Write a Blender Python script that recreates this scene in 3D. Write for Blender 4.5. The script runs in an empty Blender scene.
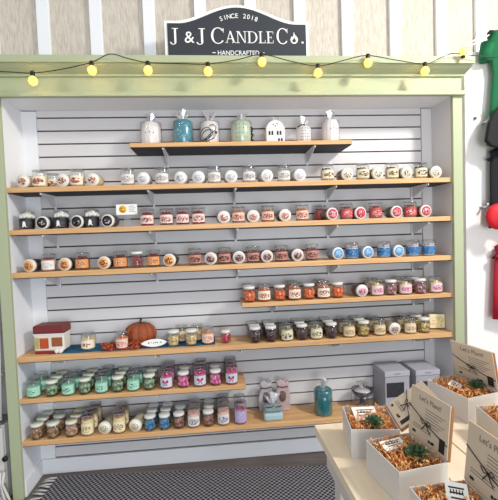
import bpy, bmesh, math, random
from mathutils import Vector, Matrix
random.seed(7)
PI = math.pi
C = bpy.context.scene.collection
scn = bpy.context.scene

# ------------------------------------------------------------------ camera
F = 384.125
CAM = Vector((1.06099, -2.08312, 1.35755))
YAW, PITCH, ROLL = 0.084346, 0.042521, -0.034742
fwd = Vector((math.sin(YAW)*math.cos(PITCH), math.cos(YAW)*math.cos(PITCH), -math.sin(PITCH)))
r0 = Vector((math.cos(YAW), -math.sin(YAW), 0)); u0 = r0.cross(fwd)
RT = r0*math.cos(ROLL) + u0*math.sin(ROLL); UP = -r0*math.sin(ROLL) + u0*math.cos(ROLL)
cam = bpy.data.objects.new('camera', bpy.data.cameras.new('camera')); C.objects.link(cam)
M = Matrix((RT, UP, -fwd)).transposed().to_4x4(); M.translation = CAM
cam.matrix_world = M
cam.data.sensor_fit = 'HORIZONTAL'; cam.data.sensor_width = 36; cam.data.lens = F/498*36
cam.data.clip_start = 0.02
scn.camera = cam
def ray(u, v): return fwd + RT*((u-249)/F) - UP*((v-250)/F)
def at(u, v, Y):
    d = ray(u, v); return CAM + d*((Y-CAM.y)/d.y)
def atz(u, v, z):
    d = ray(u, v); return CAM + d*((z-CAM.z)/d.z)

# ------------------------------------------------------------------ materials
def lin(c):
    c = c/255.0
    return c/12.92 if c <= .04045 else ((c+.055)/1.055)**2.4
def rgb(r, g, b): return (lin(r), lin(g), lin(b), 1)
_m = {}
def base(name):
    m = bpy.data.materials.new(name); m.use_nodes = True
    nt = m.node_tree; b = nt.nodes['Principled BSDF']
    return m, nt, b
def mat(name, col, rough=.5, metal=0, var=.06, scale=18, bump=0, spec=.4):
    """painted / plain surface with a gentle procedural mottling"""
    if name in _m: return _m[name]
    m, nt, b = base(name); N = nt.nodes; L = nt.links
    tc = N.new('ShaderNodeTexCoord'); no = N.new('ShaderNodeTexNoise'); no.inputs['Scale'].default_value = scale; no.inputs['Detail'].default_value = 4
    L.new(tc.outputs['Object'], no.inputs['Vector'])
    mx = N.new('ShaderNodeMix'); mx.data_type = 'RGBA'
    c = col
    mx.inputs[6].default_value = (c[0]*(1-var), c[1]*(1-var), c[2]*(1-var), 1)
    mx.inputs[7].default_value = (min(1, c[0]*(1+var)), min(1, c[1]*(1+var)), min(1, c[2]*(1+var)), 1)
    L.new(no.outputs['Fac'], mx.inputs[0]); L.new(mx.outputs[2], b.inputs['Base Color'])
    b.inputs['Roughness'].default_value = rough; b.inputs['Metallic'].default_value = metal
    b.inputs['Specular IOR Level'].default_value = spec
    if bump:
        bp = N.new('ShaderNodeBump'); bp.inputs['Strength'].default_value = bump; bp.inputs['Distance'].default_value = .004
        L.new(no.outputs['Fac'], bp.inputs['Height']); L.new(bp.outputs[0], b.inputs['Normal'])
    _m[name] = m; return m
def wood(name, c1, c2, sc=(1.2, 14, 30), rough=.5):
    if name in _m: return _m[name]
    m, nt, b = base(name); N = nt.nodes; L = nt.links
    tc = N.new('ShaderNodeTexCoord'); mp = N.new('ShaderNodeMapping'); mp.inputs['Scale'].default_value = sc
    no = N.new('ShaderNodeTexNoise'); no.inputs['Scale'].default_value = 3; no.inputs['Detail'].default_value = 6; no.inputs['Distortion'].default_value = .6
    L.new(tc.outputs['Object'], mp.inputs[0]); L.new(mp.outputs[0], no.inputs['Vector'])
    r = N.new('ShaderNodeValToRGB'); r.color_ramp.elements[0].position = .3; r.color_ramp.elements[1].position = .7
    r.color_ramp.elements[0].color = c1; r.color_ramp.elements[1].color = c2
    L.new(no.outputs['Fac'], r.inputs[0]); L.new(r.outputs[0], b.inputs['Base Color'])
    b.inputs['Roughness'].default_value = rough
    _m[name] = m; return m
def glass(name, tint=(.93, .95, .95, 1), gloss=.03, rough=.06, edge=.22):
    if name in _m: return _m[name]
    m, nt, b = base(name); N = nt.nodes; L = nt.links
    N.remove(b); out = N['Material Output']
    t = N.new('ShaderNodeBsdfTransparent'); t.inputs[0].default_value = tint
    lw2 = N.new('ShaderNodeLayerWeight'); lw2.inputs[0].default_value = .30
    tr = N.new('ShaderNodeValToRGB'); tr.color_ramp.elements[0].position = .45; tr.color_ramp.elements[0].color = tint; tr.color_ramp.elements[1].position = 1; tr.color_ramp.elements[1].color = (edge, edge, edge*1.04, 1)
    L.new(lw2.outputs['Facing'], tr.inputs[0]); L.new(tr.outputs[0], t.inputs[0])
    g = N.new('ShaderNodeBsdfGlossy'); g.inputs[0].default_value = (1, 1, 1, 1); g.inputs['Roughness'].default_value = rough
    lw = N.new('ShaderNodeLayerWeight'); lw.inputs[0].default_value = .25
    ma = N.new('ShaderNodeMath'); ma.operation = 'MULTIPLY_ADD'; ma.inputs[1].default_value = .42; ma.inputs[2].default_value = gloss
    ma.use_clamp = True
    L.new(lw.outputs['Facing'], ma.inputs[0])
    mx = N.new('ShaderNodeMixShader'); L.new(ma.outputs[0], mx.inputs[0]); L.new(t.outputs[0], mx.inputs[1]); L.new(g.outputs[0], mx.inputs[2])
    L.new(mx.outputs[0], out.inputs[0]); _m[name] = m; return m
def print_mat(name, bg, acc, dark, thr=.5, scale=7, rad=.42, axis='z', rim=None):
    """printed label: pale ground, an irregular picture in the middle in two inks"""
    if name in _m: return _m[name]
    m, nt, b = base(name); N = nt.nodes; L = nt.links
    tc = N.new('ShaderNodeTexCoord'); oi = N.new('ShaderNodeObjectInfo')
    sp = N.new('ShaderNodeSeparateXYZ'); L.new(tc.outputs['Generated'], sp.inputs[0])
    def math_(op, a, bb):
        q = N.new('ShaderNodeMath'); q.operation = op
        for i, v in enumerate((a, bb)):
            if isinstance(v, (int, float)): q.inputs[i].default_value = v
            elif v is not None: L.new(v, q.inputs[i])
        return q.outputs[0]
    dx = math_('SUBTRACT', sp.outputs[0], .5); dz = math_('SUBTRACT', sp.outputs[2], .45)
    d = math_('SQRT', math_('ADD', math_('MULTIPLY', dx, dx), math_('MULTIPLY', math_('MULTIPLY', dz, dz), 1.5)), None)
    inside = math_('LESS_THAN', d, rad)
    cx = N.new('ShaderNodeCombineXYZ'); L.new(sp.outputs[0], cx.inputs[0]); L.new(sp.outputs[2], cx.inputs[1]); L.new(math_('MULTIPLY', oi.outputs['Random'], 30), cx.inputs[2])
    n1 = N.new('ShaderNodeTexNoise'); n1.inputs['Scale'].default_value = scale; n1.inputs['Detail'].default_value = 1.5; L.new(cx.outputs[0], n1.inputs['Vector'])
    n2 = N.new('ShaderNodeTexNoise'); n2.inputs['Scale'].default_value = scale*1.7; n2.inputs['Detail'].default_value = 1; L.new(cx.outputs[0], n2.inputs['Vector'])
    f1 = math_('MULTIPLY', math_('GREATER_THAN', n1.outputs['Fac'], thr), inside)
    f2 = math_('MULTIPLY', math_('GREATER_THAN', n2.outputs['Fac'], .54), inside)
    m1 = N.new('ShaderNodeMix'); m1.data_type = 'RGBA'; m1.inputs[6].default_value = bg; m1.inputs[7].default_value = acc; L.new(f1, m1.inputs[0])
    m2 = N.new('ShaderNodeMix'); m2.data_type = 'RGBA'; m2.inputs[7].default_value = dark; L.new(m1.outputs[2], m2.inputs[6]); L.new(f2, m2.inputs[0])
    L.new(m2.outputs[2], b.inputs['Base Color']); b.inputs['Roughness'].default_value = .45
    _m[name] = m; return m

WHITE = rgb(238, 238, 236)
m_white = mat('white_paint', rgb(234, 235, 238), .45, var=.02)
m_slat = mat('slatwall_white', rgb(214, 212, 213), .4, var=.03, scale=6)
m_slot = mat('slot_shadow_metal', rgb(70, 62, 62), .5, var=.05)
m_green = mat('sage_green_paint', rgb(172, 180, 146), .5, var=.025, scale=9)
m_shelf = wood('birch_ply', rgb(200, 150, 98), rgb(226, 182, 128), (1.2, 12, 30))
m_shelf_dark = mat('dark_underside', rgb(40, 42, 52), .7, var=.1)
m_table = wood('pale_table_wood', rgb(228, 208, 178), rgb(241, 225, 200), (10, 1.2, 10))
m_glass = glass('clear_glass')
m_lidglass = glass('lid_glass', (.86, .87, .88, 1), .16, .12)
m_cello = glass('cellophane', (.97, .97, .98, 1), .05, .2, .7)
m_teal_glass = mat('teal_glaze', rgb(60, 132, 146), .25, var=.45, scale=60)
m_black = mat('black_plastic', rgb(22, 22, 24), .4)
m_lid = mat('white_lid', rgb(226, 223, 217), .4, var=.02)
m_metal = mat('bracket_white_metal', rgb(224, 225, 228), .35, var=.03)
m_sign = mat('charcoal_sign', rgb(50, 54, 60), .6, var=.1)
m_kraft = mat('kraft_board', rgb(150, 105, 62), .8, var=.08)
m_boxwhite = mat('box_white', rgb(208, 203, 198), .6, var=.02)
m_card = mat('cream_card', rgb(204, 188, 166), .7, var=.03)
m_ink = mat('ink', rgb(38, 36, 36), .7)
m_inkgrey = mat('grey_ink', rgb(110, 104, 98), .7)
m_tagwhite = mat('tag_white', rgb(245, 243, 238), .6, var=.01)

# ------------------------------------------------------------------ mesh helpers
class MB:
    def __init__(s): s.v = []; s.f = []; s.smooth = []
    def add(s, vs, fs, smooth=False, mtx=None):
        o = len(s.v)
        for v in vs:
            v = Vector(v); s.v.append(mtx @ v if mtx else v)
        for f in fs: s.f.append([i+o for i in f]); s.smooth.append(smooth)
        return s
    def box(s, a, b, mtx=None):
        x0, y0, z0 = a; x1, y1, z1 = b
        vs = [(x0,y0,z0),(x1,y0,z0),(x1,y1,z0),(x0,y1,z0),(x0,y0,z1),(x1,y0,z1),(x1,y1,z1),(x0,y1,z1)]
        return s.add(vs, [(3,2,1,0),(4,5,6,7),(0,1,5,4),(1,2,6,5),(2,3,7,6),(3,0,4,7)], False, mtx)
    def lathe(s, prof, n=20, mtx=None, ribs=0, amp=0, cap=True, sx=1, sy=1, smooth=True):
        vs = []; fs = []
        for (r, z) in prof:
            for i in range(n):
                a = 2*PI*i/n; k = r*(1+(amp*math.cos(ribs*a) if ribs else 0))
                vs.append((k*math.cos(a)*sx, k*math.sin(a)*sy, z))
        for j in range(len(prof)-1):
            for i in range(n):
                fs.append((j*n+i, j*n+(i+1) % n, (j+1)*n+(i+1) % n, (j+1)*n+i))
        if cap:
            fs.append(tuple(range(n))[::-1]); fs.append(tuple((len(prof)-1)*n+i for i in range(n)))
        return s.add(vs, fs, smooth, mtx)
    def patch(s, r, z0, z1, a0, a1, n=12):
        vs = []; fs = []
        for i in range(n+1):
            a = a0+(a1-a0)*i/n
            for z in (z0, z1): vs.append((r*math.sin(a), -r*math.cos(a), z))
            for z in (z0, z1): vs.append(((r-.0006)*math.sin(a), -(r-.0006)*math.cos(a), z))
        for i in range(n):
            b = i*4; fs.append((b, b+4, b+5, b+1)); fs.append((b+2, b+3, b+7, b+6))
        return s.add(vs, fs, True)
    def cyl_poly(s, pts, r):
        """flat polygon (x,z) fan laid on a cylinder of radius r facing -Y"""
        vs = [(r*math.sin(x/r), -r*math.cos(x/r), z) for x, z in pts]
        return s.add(vs, [tuple(range(len(vs)))])
    def tube(s, pts, r, n=6, closed=False):
        pts = [Vector(p) for p in pts]; vs = []; fs = []
        m = len(pts)
        for i, p in enumerate(pts):
            t = (pts[(i+1) % m if closed else min(i+1, m-1)] - pts[(i-1) % m if closed else max(i-1, 0)])
            if t.length < 1e-9: t = Vector((0, 0, 1))
            t.normalize(); a = Vector((0, 0, 1)) if abs(t.z) < .9 else Vector((1, 0, 0))
            u = t.cross(a).normalized(); w = t.cross(u)
            rr = r[i] if isinstance(r, (list, tuple)) else r
            for k in range(n):
                q = 2*PI*k/n; vs.append(p+u*rr*math.cos(q)+w*rr*math.sin(q))
        for i in range(m if closed else m-1):
            for k in range(n):
                j = (i+1) % m
                fs.append((i*n+k, i*n+(k+1) % n, j*n+(k+1) % n, j*n+k))
        if not closed: fs.append(tuple(range(n))[::-1]); fs.append(tuple((m-1)*n+k for k in range(n)))
        return s.add(vs, fs, True)
    def ball(s, c, r, n=10, m=7, sc=(1, 1, 1), rot=None, jit=0):
        vs = []; fs = []
        c = Vector(c)
        for j in range(m+1):
            t = PI*j/m
            for i in range(n):
                a = 2*PI*i/n; k = r*(1+random.uniform(-jit, jit)) if 0 < j < m else r
                v = Vector((k*math.sin(t)*math.cos(a)*sc[0], k*math.sin(t)*math.sin(a)*sc[1], k*math.cos(t)*sc[2]))
                if rot: v = rot @ v
                vs.append(v+c)
        for j in range(m):
            for i in range(n):
                fs.append((j*n+i, (j+1)*n+i, (j+1)*n+(i+1) % n, j*n+(i+1) % n))
        return s.add(vs, fs, jit < .08)
    def prism(s, pts, y0, y1, mtx=None, smooth=False):
        """outline in x,z extruded along y"""
        n = len(pts); vs = [(x, y0, z) for x, z in pts]+[(x, y1, z) for x, z in pts]
        fs = [tuple(range(n)), tuple(range(n, 2*n))[::-1]]+[(i, i+n, (i+1) % n+n, (i+1) % n) for i in range(n)]
        return s.add(vs, fs, smooth, mtx)
    def mesh(s, name, m):
        me = bpy.data.meshes.new(name); me.from_pydata([tuple(v) for v in s.v], [], s.f)
        me.materials.append(m)
        for p, q in zip(me.polygons, s.smooth): p.use_smooth = q
        bm = bmesh.new(); bm.from_mesh(me); bmesh.ops.remove_doubles(bm, verts=bm.verts, dist=1e-6)
        bmesh.ops.recalc_face_normals(bm, faces=bm.faces); bm.to_mesh(me); bm.free()
        return me
    def build(s, name, m, parent=None, bevel=0):
        o = bpy.data.objects.new(name, s.mesh(name, m)); C.objects.link(o)
        if parent: o.parent = parent
        if bevel:
            b = o.modifiers.new('bevel', 'BEVEL'); b.width = bevel; b.segments = 2; b.limit_method = 'ANGLE'; b.angle_limit = .7
        return o
def thing(name, label, cat, loc=(0, 0, 0), rz=0, group=None):
    o = bpy.data.objects.new(name, None); C.objects.link(o); o.empty_display_size = .02
    o.location = loc; o.rotation_euler = (0, 0, rz); tag(o, label, cat, group); return o
def tag(o, label, cat, group=None, kind=None):
    o['label'] = label; o['category'] = cat
    if group: o['group'] = group
    if kind: o['kind'] = kind
    return o
def struct(name, mb, m, bevel=0, parent=None):
    o = mb.build(name, m, parent, bevel)
    if not parent: o['kind'] = 'structure'
    return o
def dup(root, loc, rz, label, group=None):
    r = root.copy(); C.objects.link(r); r.location = loc; r.rotation_euler = (0, 0, rz); r['label'] = label
    if group: r['group'] = group
    for ch in list(root.children):
        c = ch.copy(); C.objects.link(c); c.parent = r
        for g in ch.children:
            d = g.copy(); C.objects.link(d); d.parent = c
    return r
def text_mesh(txt, size, spacing=1, depth=.0006):
    cu = bpy.data.curves.new('t', 'FONT'); cu.body = txt; cu.size = size; cu.space_character = spacing
    cu.align_x = 'CENTER'; cu.extrude = depth; cu.resolution_u = 3
    o = bpy.data.objects.new('t', cu); C.objects.link(o)
    dg = bpy.context.evaluated_depsgraph_get(); me = bpy.data.meshes.new_from_object(o.evaluated_get(dg))
    vs = [v.co.copy() for v in me.vertices]; fs = [tuple(p.vertices) for p in me.polygons]
    bpy.data.objects.remove(o); bpy.data.curves.remove(cu); bpy.data.meshes.remove(me)
    return vs, fs
def XM(m3x, m3y, m3z, t):
    q = Matrix((m3x, m3y, m3z)).transposed().to_4x4(); q.translation = t; return q
FACE = XM(Vector((1, 0, 0)), Vector((0, 0, 1)), Vector((0, -1, 0)), Vector((0, 0, 0)))   # text plane -> faces -Y

# ------------------------------------------------------------------ setting
W = 2.4; D = .2; ZT = 2.0875
floor_m = wood('floor_planks', rgb(88, 78, 72), rgb(116, 104, 96), (1, 8, 1), .5)
struct('floor', MB().box((-1.6, -4.2, -.05), (4.2, .25, 0)), floor_m)
# board-and-batten wall above the shelving unit (behind it)
m_bw, nt, b = base('rough_cream_siding')
N = nt.nodes; L = nt.links; tc = N.new('ShaderNodeTexCoord'); mp = N.new('ShaderNodeMapping'); mp.inputs['Scale'].default_value = (30, 30, 5)
no = N.new('ShaderNodeTexNoise'); no.inputs['Scale'].default_value = 4; no.inputs['Detail'].default_value = 6
L.new(tc.outputs['Object'], mp.inputs[0]); L.new(mp.outputs[0], no.inputs[0])
cr = N.new('ShaderNodeValToRGB'); cr.color_ramp.elements[0].position = .3; cr.color_ramp.elements[1].position = .65
cr.color_ramp.elements[0].color = rgb(184, 175, 161); cr.color_ramp.elements[1].color = rgb(208, 199, 186)
L.new(no.outputs[0], cr.inputs[0]); L.new(cr.outputs[0], b.inputs[0]); b.inputs['Roughness'].default_value = .9
bp = N.new('ShaderNodeBump'); bp.inputs['Strength'].default_value = .6; bp.inputs['Distance'].default_value = .004; L.new(no.outputs[0], bp.inputs['Height']); L.new(bp.outputs[0], b.inputs['Normal'])
struct('wall_upper', MB().box((-1.6, .2+.012, 0), (4.2, .30, 3.3)), m_bw)
for i, x in enumerate((-.16, .115, .400, .695, .985, 1.275, 1.565, 1.852, 2.148, 2.440, 2.692, 2.98, 3.27)):
    struct('trim_%d' % (i+10), MB().box((x, .188, 2.16 if x < 2.6 else 2.2), (x+.067, .212, 3.3)), m_white, .003)
# back wall of the niche: slatwall
pl = MB()
slots = [2.048-.0728*k for k in range(28)]
tops = [ZT]+slots
for k in range(len(tops)-1):
    hi = tops[k]-(.0 if k == 0 else .0045); lo = tops[k+1]+.0035
    if hi < .10: break
    pl.box((.08, .2, max(lo, .095)), (2.335, .2105, hi))
struct('wall_back', pl, m_slat, .0012)
struct('wall_back_slot_liner', MB().box((.0, .2085, .0), (2.4, .2118, ZT)), m_slot)
struct('trim_1', MB().box((.0, .193, .09), (.08, .2075, ZT-.005)), m_white, .001)
struct('trim_2', MB().box((2.337, .193, .09), (2.4, .2075, ZT-.005)), m_slat, .001)
struct('baseboard_back', MB().box((0, .192, 0), (2.4, .2075, .088)), m_white, .001)
struct('baseboard_left', MB().box((0, 0, 0), (.008, .192, .086)), m_white, .001)
struct('baseboard_right', MB().box((2.392, 0, 0), (2.4, .192, .086)), m_white, .001)
struct('wall_left', MB().box((-.02, .0, 0), (0, .2, ZT)), m_white)
struct('wall_right', MB().box((2.4, .0, 0), (2.42, .2, ZT)), m_slat)
struct('ceiling_niche', MB().box((0, 0, ZT), (2.4, .2, ZT+.02)), m_white)
# green face frame
fr = thing('trim_3', '', '')
del fr['label'], fr['category']; fr['kind'] = 'structure'
MB().box((-.053, -.022, 0), (0, 0, ZT)).build('stile', m_green, fr, .002)
MB().box((2.4, -.022, 0), (2.455, 0, ZT)).build('stile', m_green, fr, .002)
MB().box((-.053, -.022, ZT), (2.452, 0, 2.2)).build('fascia', m_green, fr, .002)
MB().box((-.053, .0005, ZT+.021), (2.452, .2, 2.2)).build('frame_top', m_green, fr)
MB().box((-.075, -.045, ZT-.006), (2.465, -.022, ZT+.018)).build('bead_moulding', m_green, fr, .004)
cv = []
for (y, z) in ((-.022, 2.185), (-.034, 2.185), (-.036, 2.195), (-.05, 2.202), (-.072, 2.213), (-.085, 2.222), (-.085, 2.228), (-.1, 2.228), (-.1, 2.262), (-.022, 2.262)):
    cv.append((y, z))
mb = MB(); n = len(cv)
ends = [-.15, 2.462]
vs = []
for e in (0, 1):
    for y, z in cv:
        ex = (-y-.022)*.2
        vs.append((ends[e]+(ex if e else -ex), y, z))
mb.add(vs, [tuple(range(n)), tuple(range(n, 2*n))]+[(i, (i+1) % n, (i+1) % n+n, i+n) for i in range(n)])
mb.build('crown_moulding', m_green, fr)
MB().box((-.09, -.022, 2.2), (2.462, .2, 2.262)).build('crown_cap', m_green, fr)
# white hanging panel on the wall right of the unit
struct('wall_right_panel', MB().box((2.527, .06, 0), (4.1, .2, 2.36)), mat('bright_white_panel', rgb(246, 244, 240), .5, var=.01), .002)

# ------------------------------------------------------------------ shelves
SH = {}   # name -> (x0,x1,z top, text)
x5 = at(242, 303.7, 0).x; x7 = at(245.7, 383.6, 0).x
shelves = [('s1', .628, 1.828, 1.854, .026, 'short highest shelf with pale wood edge holding the wrapped warmers'),
 ('s2', 0, W, 1.636, .030, 'full-width pale wood shelf under the short warmer shelf'),
 ('s3', 0, W, 1.4175, .030, 'full-width pale wood shelf holding the ghost and red jars'),
 ('s4', 0, W, 1.195, .032, 'full-width pale wood shelf ending in blue jars at the right'),
 ('s5', x5, W, .9784, .028, 'half-width pale wood shelf on the right with orange melt jars'),
 ('s6', 0, W, .7504, .032, 'full-width pale wood shelf carrying the pumpkin and blue runner'),
 ('s7', 0, x7, .527, .028, 'half-width pale wood shelf on the left with mint and pink jars'),
 ('s8', 0, W, .2999, .030, 'lowest full-width pale wood shelf near the floor')]
SNAME = {'s1': 'top short shelf', 's2': 'first full-width shelf', 's3': 'second full-width shelf', 's4': 'third full-width shelf',
         's5': 'right half-width shelf', 's6': 'pumpkin shelf', 's7': 'left half-width shelf', 's8': 'lowest shelf'}
for k, xa, xb, z, t, lab in shelves:
    SH[k] = z
    xa2 = xa+.0005 if xa == 0 else xa; xb2 = xb-.0005 if xb == W else xb
    r = thing('wall_shelf', lab, 'shelf', ((xa+xb)/2, 0, z-t), 0)
    c = (xa+xb)/2
    MB().box((xa2-c, -.001, .004), (xb2-c, .192, t)).build('board', m_shelf, r, .0015)
    u = MB().box((xa2-c+.002, .004, 0), (xb2-c-.002, .190, .004)).build('underside', m_shelf_dark, r); u['label'] = 'dark underside'  # thin near-black sheet across the bottom of each board
# knife brackets
BX = tuple(at(u, 195, 0).x for u in (40, 148, 236, 337, 429))
brk = {'s1': (at(159, 150, .0).x+.02, at(319, 148, .0).x-.02), 's2': BX, 's3': BX,
       's4': BX, 's5': (1.38, BX[4]), 's6': BX, 's7': (BX[0], BX[1]), 's8': BX[:4]}
ordn = ['first', 'second', 'third', 'fourth', 'fifth', 'sixth', 'seventh', 'eighth', 'ninth', 'tenth', 'eleventh', 'twelfth', 'thirteenth', 'fourteenth', 'fifteenth', 'sixteenth',
        'seventeenth', 'eighteenth', 'nineteenth', 'twentieth', 'twenty-first', 'twenty-second', 'twenty-third', 'twenty-fourth', 'twenty-fifth', 'twenty-sixth', 'twenty-seventh', 'twenty-eighth', 'twenty-ninth', 'thirtieth']
thick = {a[0]: a[4] for a in shelves}
bme = None
for k in brk:
    for i, x in enumerate(brk[k]):
        if bme is None:
            m_ = MB(); q = MB(); q.prism([(0, 0), (.185, 0), (.185, -.055), (.165, -.062), (.01, -.010), (0, -.010)], -.0018, .0018)
            # profile lies in y,z
            m_.v = [Vector((v.y, v.x, v.z)) for v in q.v]; m_.f = q.f; m_.smooth = q.smooth
            m_.box((-.006, .186, -.075), (.006, .192, 0)); m_.box((-.008, .01, -.0015), (.008, .185, 0))
            bme = m_.mesh('shelf_bracket', m_metal)
        o = bpy.data.objects.new('shelf_bracket', bme); C.objects.link(o); o.location = (x, .003, SH[k]-thick[k])
        tag(o, 'white metal knife bracket, %s from left, under the %s' % (ordn[i], SNAME[k]), 'bracket', 'brackets under the shelves')

# ------------------------------------------------------------------ jars
def sphere_chunks(mb, n, r, z0, z1, s, jit=.18):
    for _ in range(n):
        a = random.uniform(0, 2*PI); d = r*math.sqrt(random.random())
        rot = Matrix.Rotation(random.uniform(0, PI), 3, 'X') @ Matrix.Rotation(random.uniform(0, PI), 3, 'Z')
        mb.ball((d*math.cos(a), d*math.sin(a), random.uniform(z0, z1)), s*random.uniform(.8, 1.15), 6, 4, (1.4, .8, .7), rot, jit)
def chunk_mat(name, c1, c2):
    if name in _m: return _m[name]
    m, nt, b = base(name); N = nt.nodes; L = nt.links
    tc = N.new('ShaderNodeTexCoord'); vo = N.new('ShaderNodeTexVoronoi'); vo.inputs['Scale'].default_value = 70
    L.new(tc.outputs['Object'], vo.inputs['Vector']); sp = N.new('ShaderNodeSeparateColor'); L.new(vo.outputs['Color'], sp.inputs[0])
    r = N.new('ShaderNodeValToRGB'); r.color_ramp.interpolation = 'LINEAR'; r.color_ramp.elements[0].color = c1; r.color_ramp.elements[1].color = c2
    L.new(sp.outputs[0], r.inputs[0]); L.new(r.outputs[0], b.inputs[0]); b.inputs['Roughness'].default_value = .5
    _m[name] = m; return m

GLASS_PROF = [(.028, 0), (.033, .002), (.0355, .008), (.036, .015), (.036, .078), (.0345, .083), (.0345, .086)]
LIDP = [(.0345, .086), (.0365, .0872), (.0365, .091), (.020, .0935), (.010, .094)]
shared = {}
def sh(name, key, mb_fn, m, parent):
    if key not in shared: shared[key] = mb_fn().mesh(name, m)
    o = bpy.data.objects.new(name, shared[key]); C.objects.link(o); o.parent = parent; return o
def S(r, h):   # scaled glass profile
    return [(a*r/.036, z*h/.086) for a, z in GLASS_PROF]
def make_candle(key, wax, bg, acc, dark, r=.0365, h=.086, extra=None, top=None, thr=.5, wrap=1.15, scale=6, wh=.70, rad=.42):
    t = thing('candle_jar', '', 'candle jar')
    mb = MB().lathe(S(r, h), 20); mb.build('glass', m_glass, t)
    lz = h
    MB().lathe([(r*.95, lz), (r*1.01, lz+.001), (r*1.01, lz+.005), (r*.5, lz+.0075), (r*.25, lz+.008)], 20).build('lid', m_lidglass, t)
    MB().lathe([(r*.84, .005), (r*.93, .010), (r*.93, h*wh), (r*.88, h*wh+.001)], 18).build('wax', mat(key+'_wax', wax, .5, var=.08, scale=60), t)
    if top:
        mb = MB()
        if extra == 'whip':
            for i in range(22):
                a = i*2.4; d = r*.78*math.sqrt((i+.5)/22)
                mb.ball((d*math.cos(a), d*math.sin(a), h*wh+.008+.026*(1-d/r)), .0105, 8, 5, (1, 1, 1.1), None, .12)
        else:
            sphere_chunks(mb, 22, r*.75, h*wh+.003, h*wh+.010, .0055)
        mb.build('wax_topping', mat(key+'_top', top, .6, var=.15, scale=90), t)
    MB().patch(r+.0008, h*.14, h*.66, -wrap, wrap).build('label', print_mat(key+'_label', bg, acc, dark, thr, scale, rad), t)
    if extra == 'bow':
        m = MB(); R_ = r+.0022; zc = h*.42
        for s in (-1, 1):
            m.cyl_poly([(0, zc), (s*.006, zc+.010), (s*.016, zc+.014), (s*.017, zc+.002), (s*.014, zc-.004), (s*.005, zc-.003)], R_)
            m.cyl_poly([(0, zc), (s*.004, zc-.004), (s*.013, zc-.019), (s*.007, zc-.019), (s*.001, zc-.006)], R_)
        m.build('printed_bow', mat('magenta_bow', rgb(190, 30, 92), .5), t)
    if extra in ('whip',):
        m = MB(); R_ = r+.002; g = []
        for q in ((-.009, .013), (-.006, .017), (-.006, .026), (-.004, .032), (0, .035), (.004, .032), (.006, .026), (.006, .017), (.010, .013)): g.append((q[0]*1.35, (q[1]-.013)*1.45+.014))
        m.cyl_poly(g, R_); m.build('printed_ghost', mat('ghost_white', rgb(235, 232, 226), .5), t)
    return t
def make_lying(key, wax, bg, acc, dark, rim=None, thr=.5, r=.0345, scale=6, rad=.40):
    t = thing('lying_candle_jar', '', 'candle jar')
    A = XM(Vector((1, 0, 0)), Vector((0, 0, 1)), Vector((0, -1, 0)), Vector((0, 0, r)))      # local z -> -y
    def ly(prof, n=22, **k):
        return MB().lathe([(a, -y) for y, a in prof], n, A, **k)
    ly([(.095, .026), (.093, .029), (.088, .0325), (.080, .0335), (.018, .0335), (.016, .032)]).build('glass', m_glass, t)
    ly([(.089, .026), (.086, .0305), (.034, .031), (.033, .030)]).build('wax', mat(key+'_wax', wax, .5, var=.08, scale=60), t)
    ly([(.018, r), (.003, r), (.0, r-.002), (.0, .002)], cap=True).build('lid', m_lid, t)
    o = ly([(-.0002, .0275), (-.0012, .0275)]).build('label', print_mat(key+'_disc', bg, acc, dark, thr, scale, rad), t)
    return t
def make_melt(key, c1, c2, r=.0355, h=.074, toplab=None, front=None):
    t = thing('wax_melt_jar', '', 'wax melt jar')
    MB().lathe([(r*.82, 0), (r*.94, .002), (r, .009), (r, h*.82), (r*.9, h*.93), (r*.82, h*.96), (r*.82, h)], 20).build('glass', m_glass, t)
    mb = MB(); sphere_chunks(mb, 46, r*.72, .009, h*.80, .0085); mb.lathe([(r*.6, .006), (r*.7, .01), (r*.7, h*.72), (r*.5, h*.76)], 12)
    mb.build('wax_melts', chunk_mat(key+'_melts', c1, c2), t)
    MB().lathe([(r*.84, h-.001), (r*.90, h), (r*.90, h+.011), (r*.86, h+.0125)], 24, ribs=0).build('lid', m_lid, t)
    if toplab: MB().lathe([(r*.70, h+.0126), (r*.70, h+.0132)], 20).build('lid_label', toplab, t)
    if front:
        for i, (x, z, s) in enumerate(((-.010, .030, .006), (.011, .024, .0055), (.003, .038, .005))): pass
    return t

kinds = {}
def K(key, fn, *a, **k): kinds[key] = fn(key, *a, **k)
cream = rgb(236, 222, 196); dk = rgb(60, 42, 36)
# shelf 2
K('pic', make_candle, rgb(236, 208, 160), rgb(238, 220, 200), rgb(190, 120, 88), rgb(120, 60, 40), scale=4)
K('pic_l', make_lying, rgb(226, 200, 150), rgb(240, 232, 222), rgb(196, 130, 96), rgb(120, 66, 50), scale=4)
K('grey', make_candle, rgb(222, 212, 198), rgb(222, 216, 210), rgb(160, 150, 150), rgb(120, 112, 116), thr=.53, scale=8)
K('grey_l', make_lying, rgb(215, 208, 200), rgb(242, 242, 242), rgb(206, 206, 216), rgb(124, 124, 140), scale=9)
K('coffee', make_candle, rgb(206, 190, 150), rgb(232, 218, 186), rgb(150, 130, 100), rgb(52, 40, 34), top=rgb(58, 34, 30), scale=4)
K('coffee_l', make_lying, rgb(120, 96, 70), rgb(232, 226, 204), rgb(214, 204, 176), rgb(60, 52, 46), scale=4)
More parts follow.
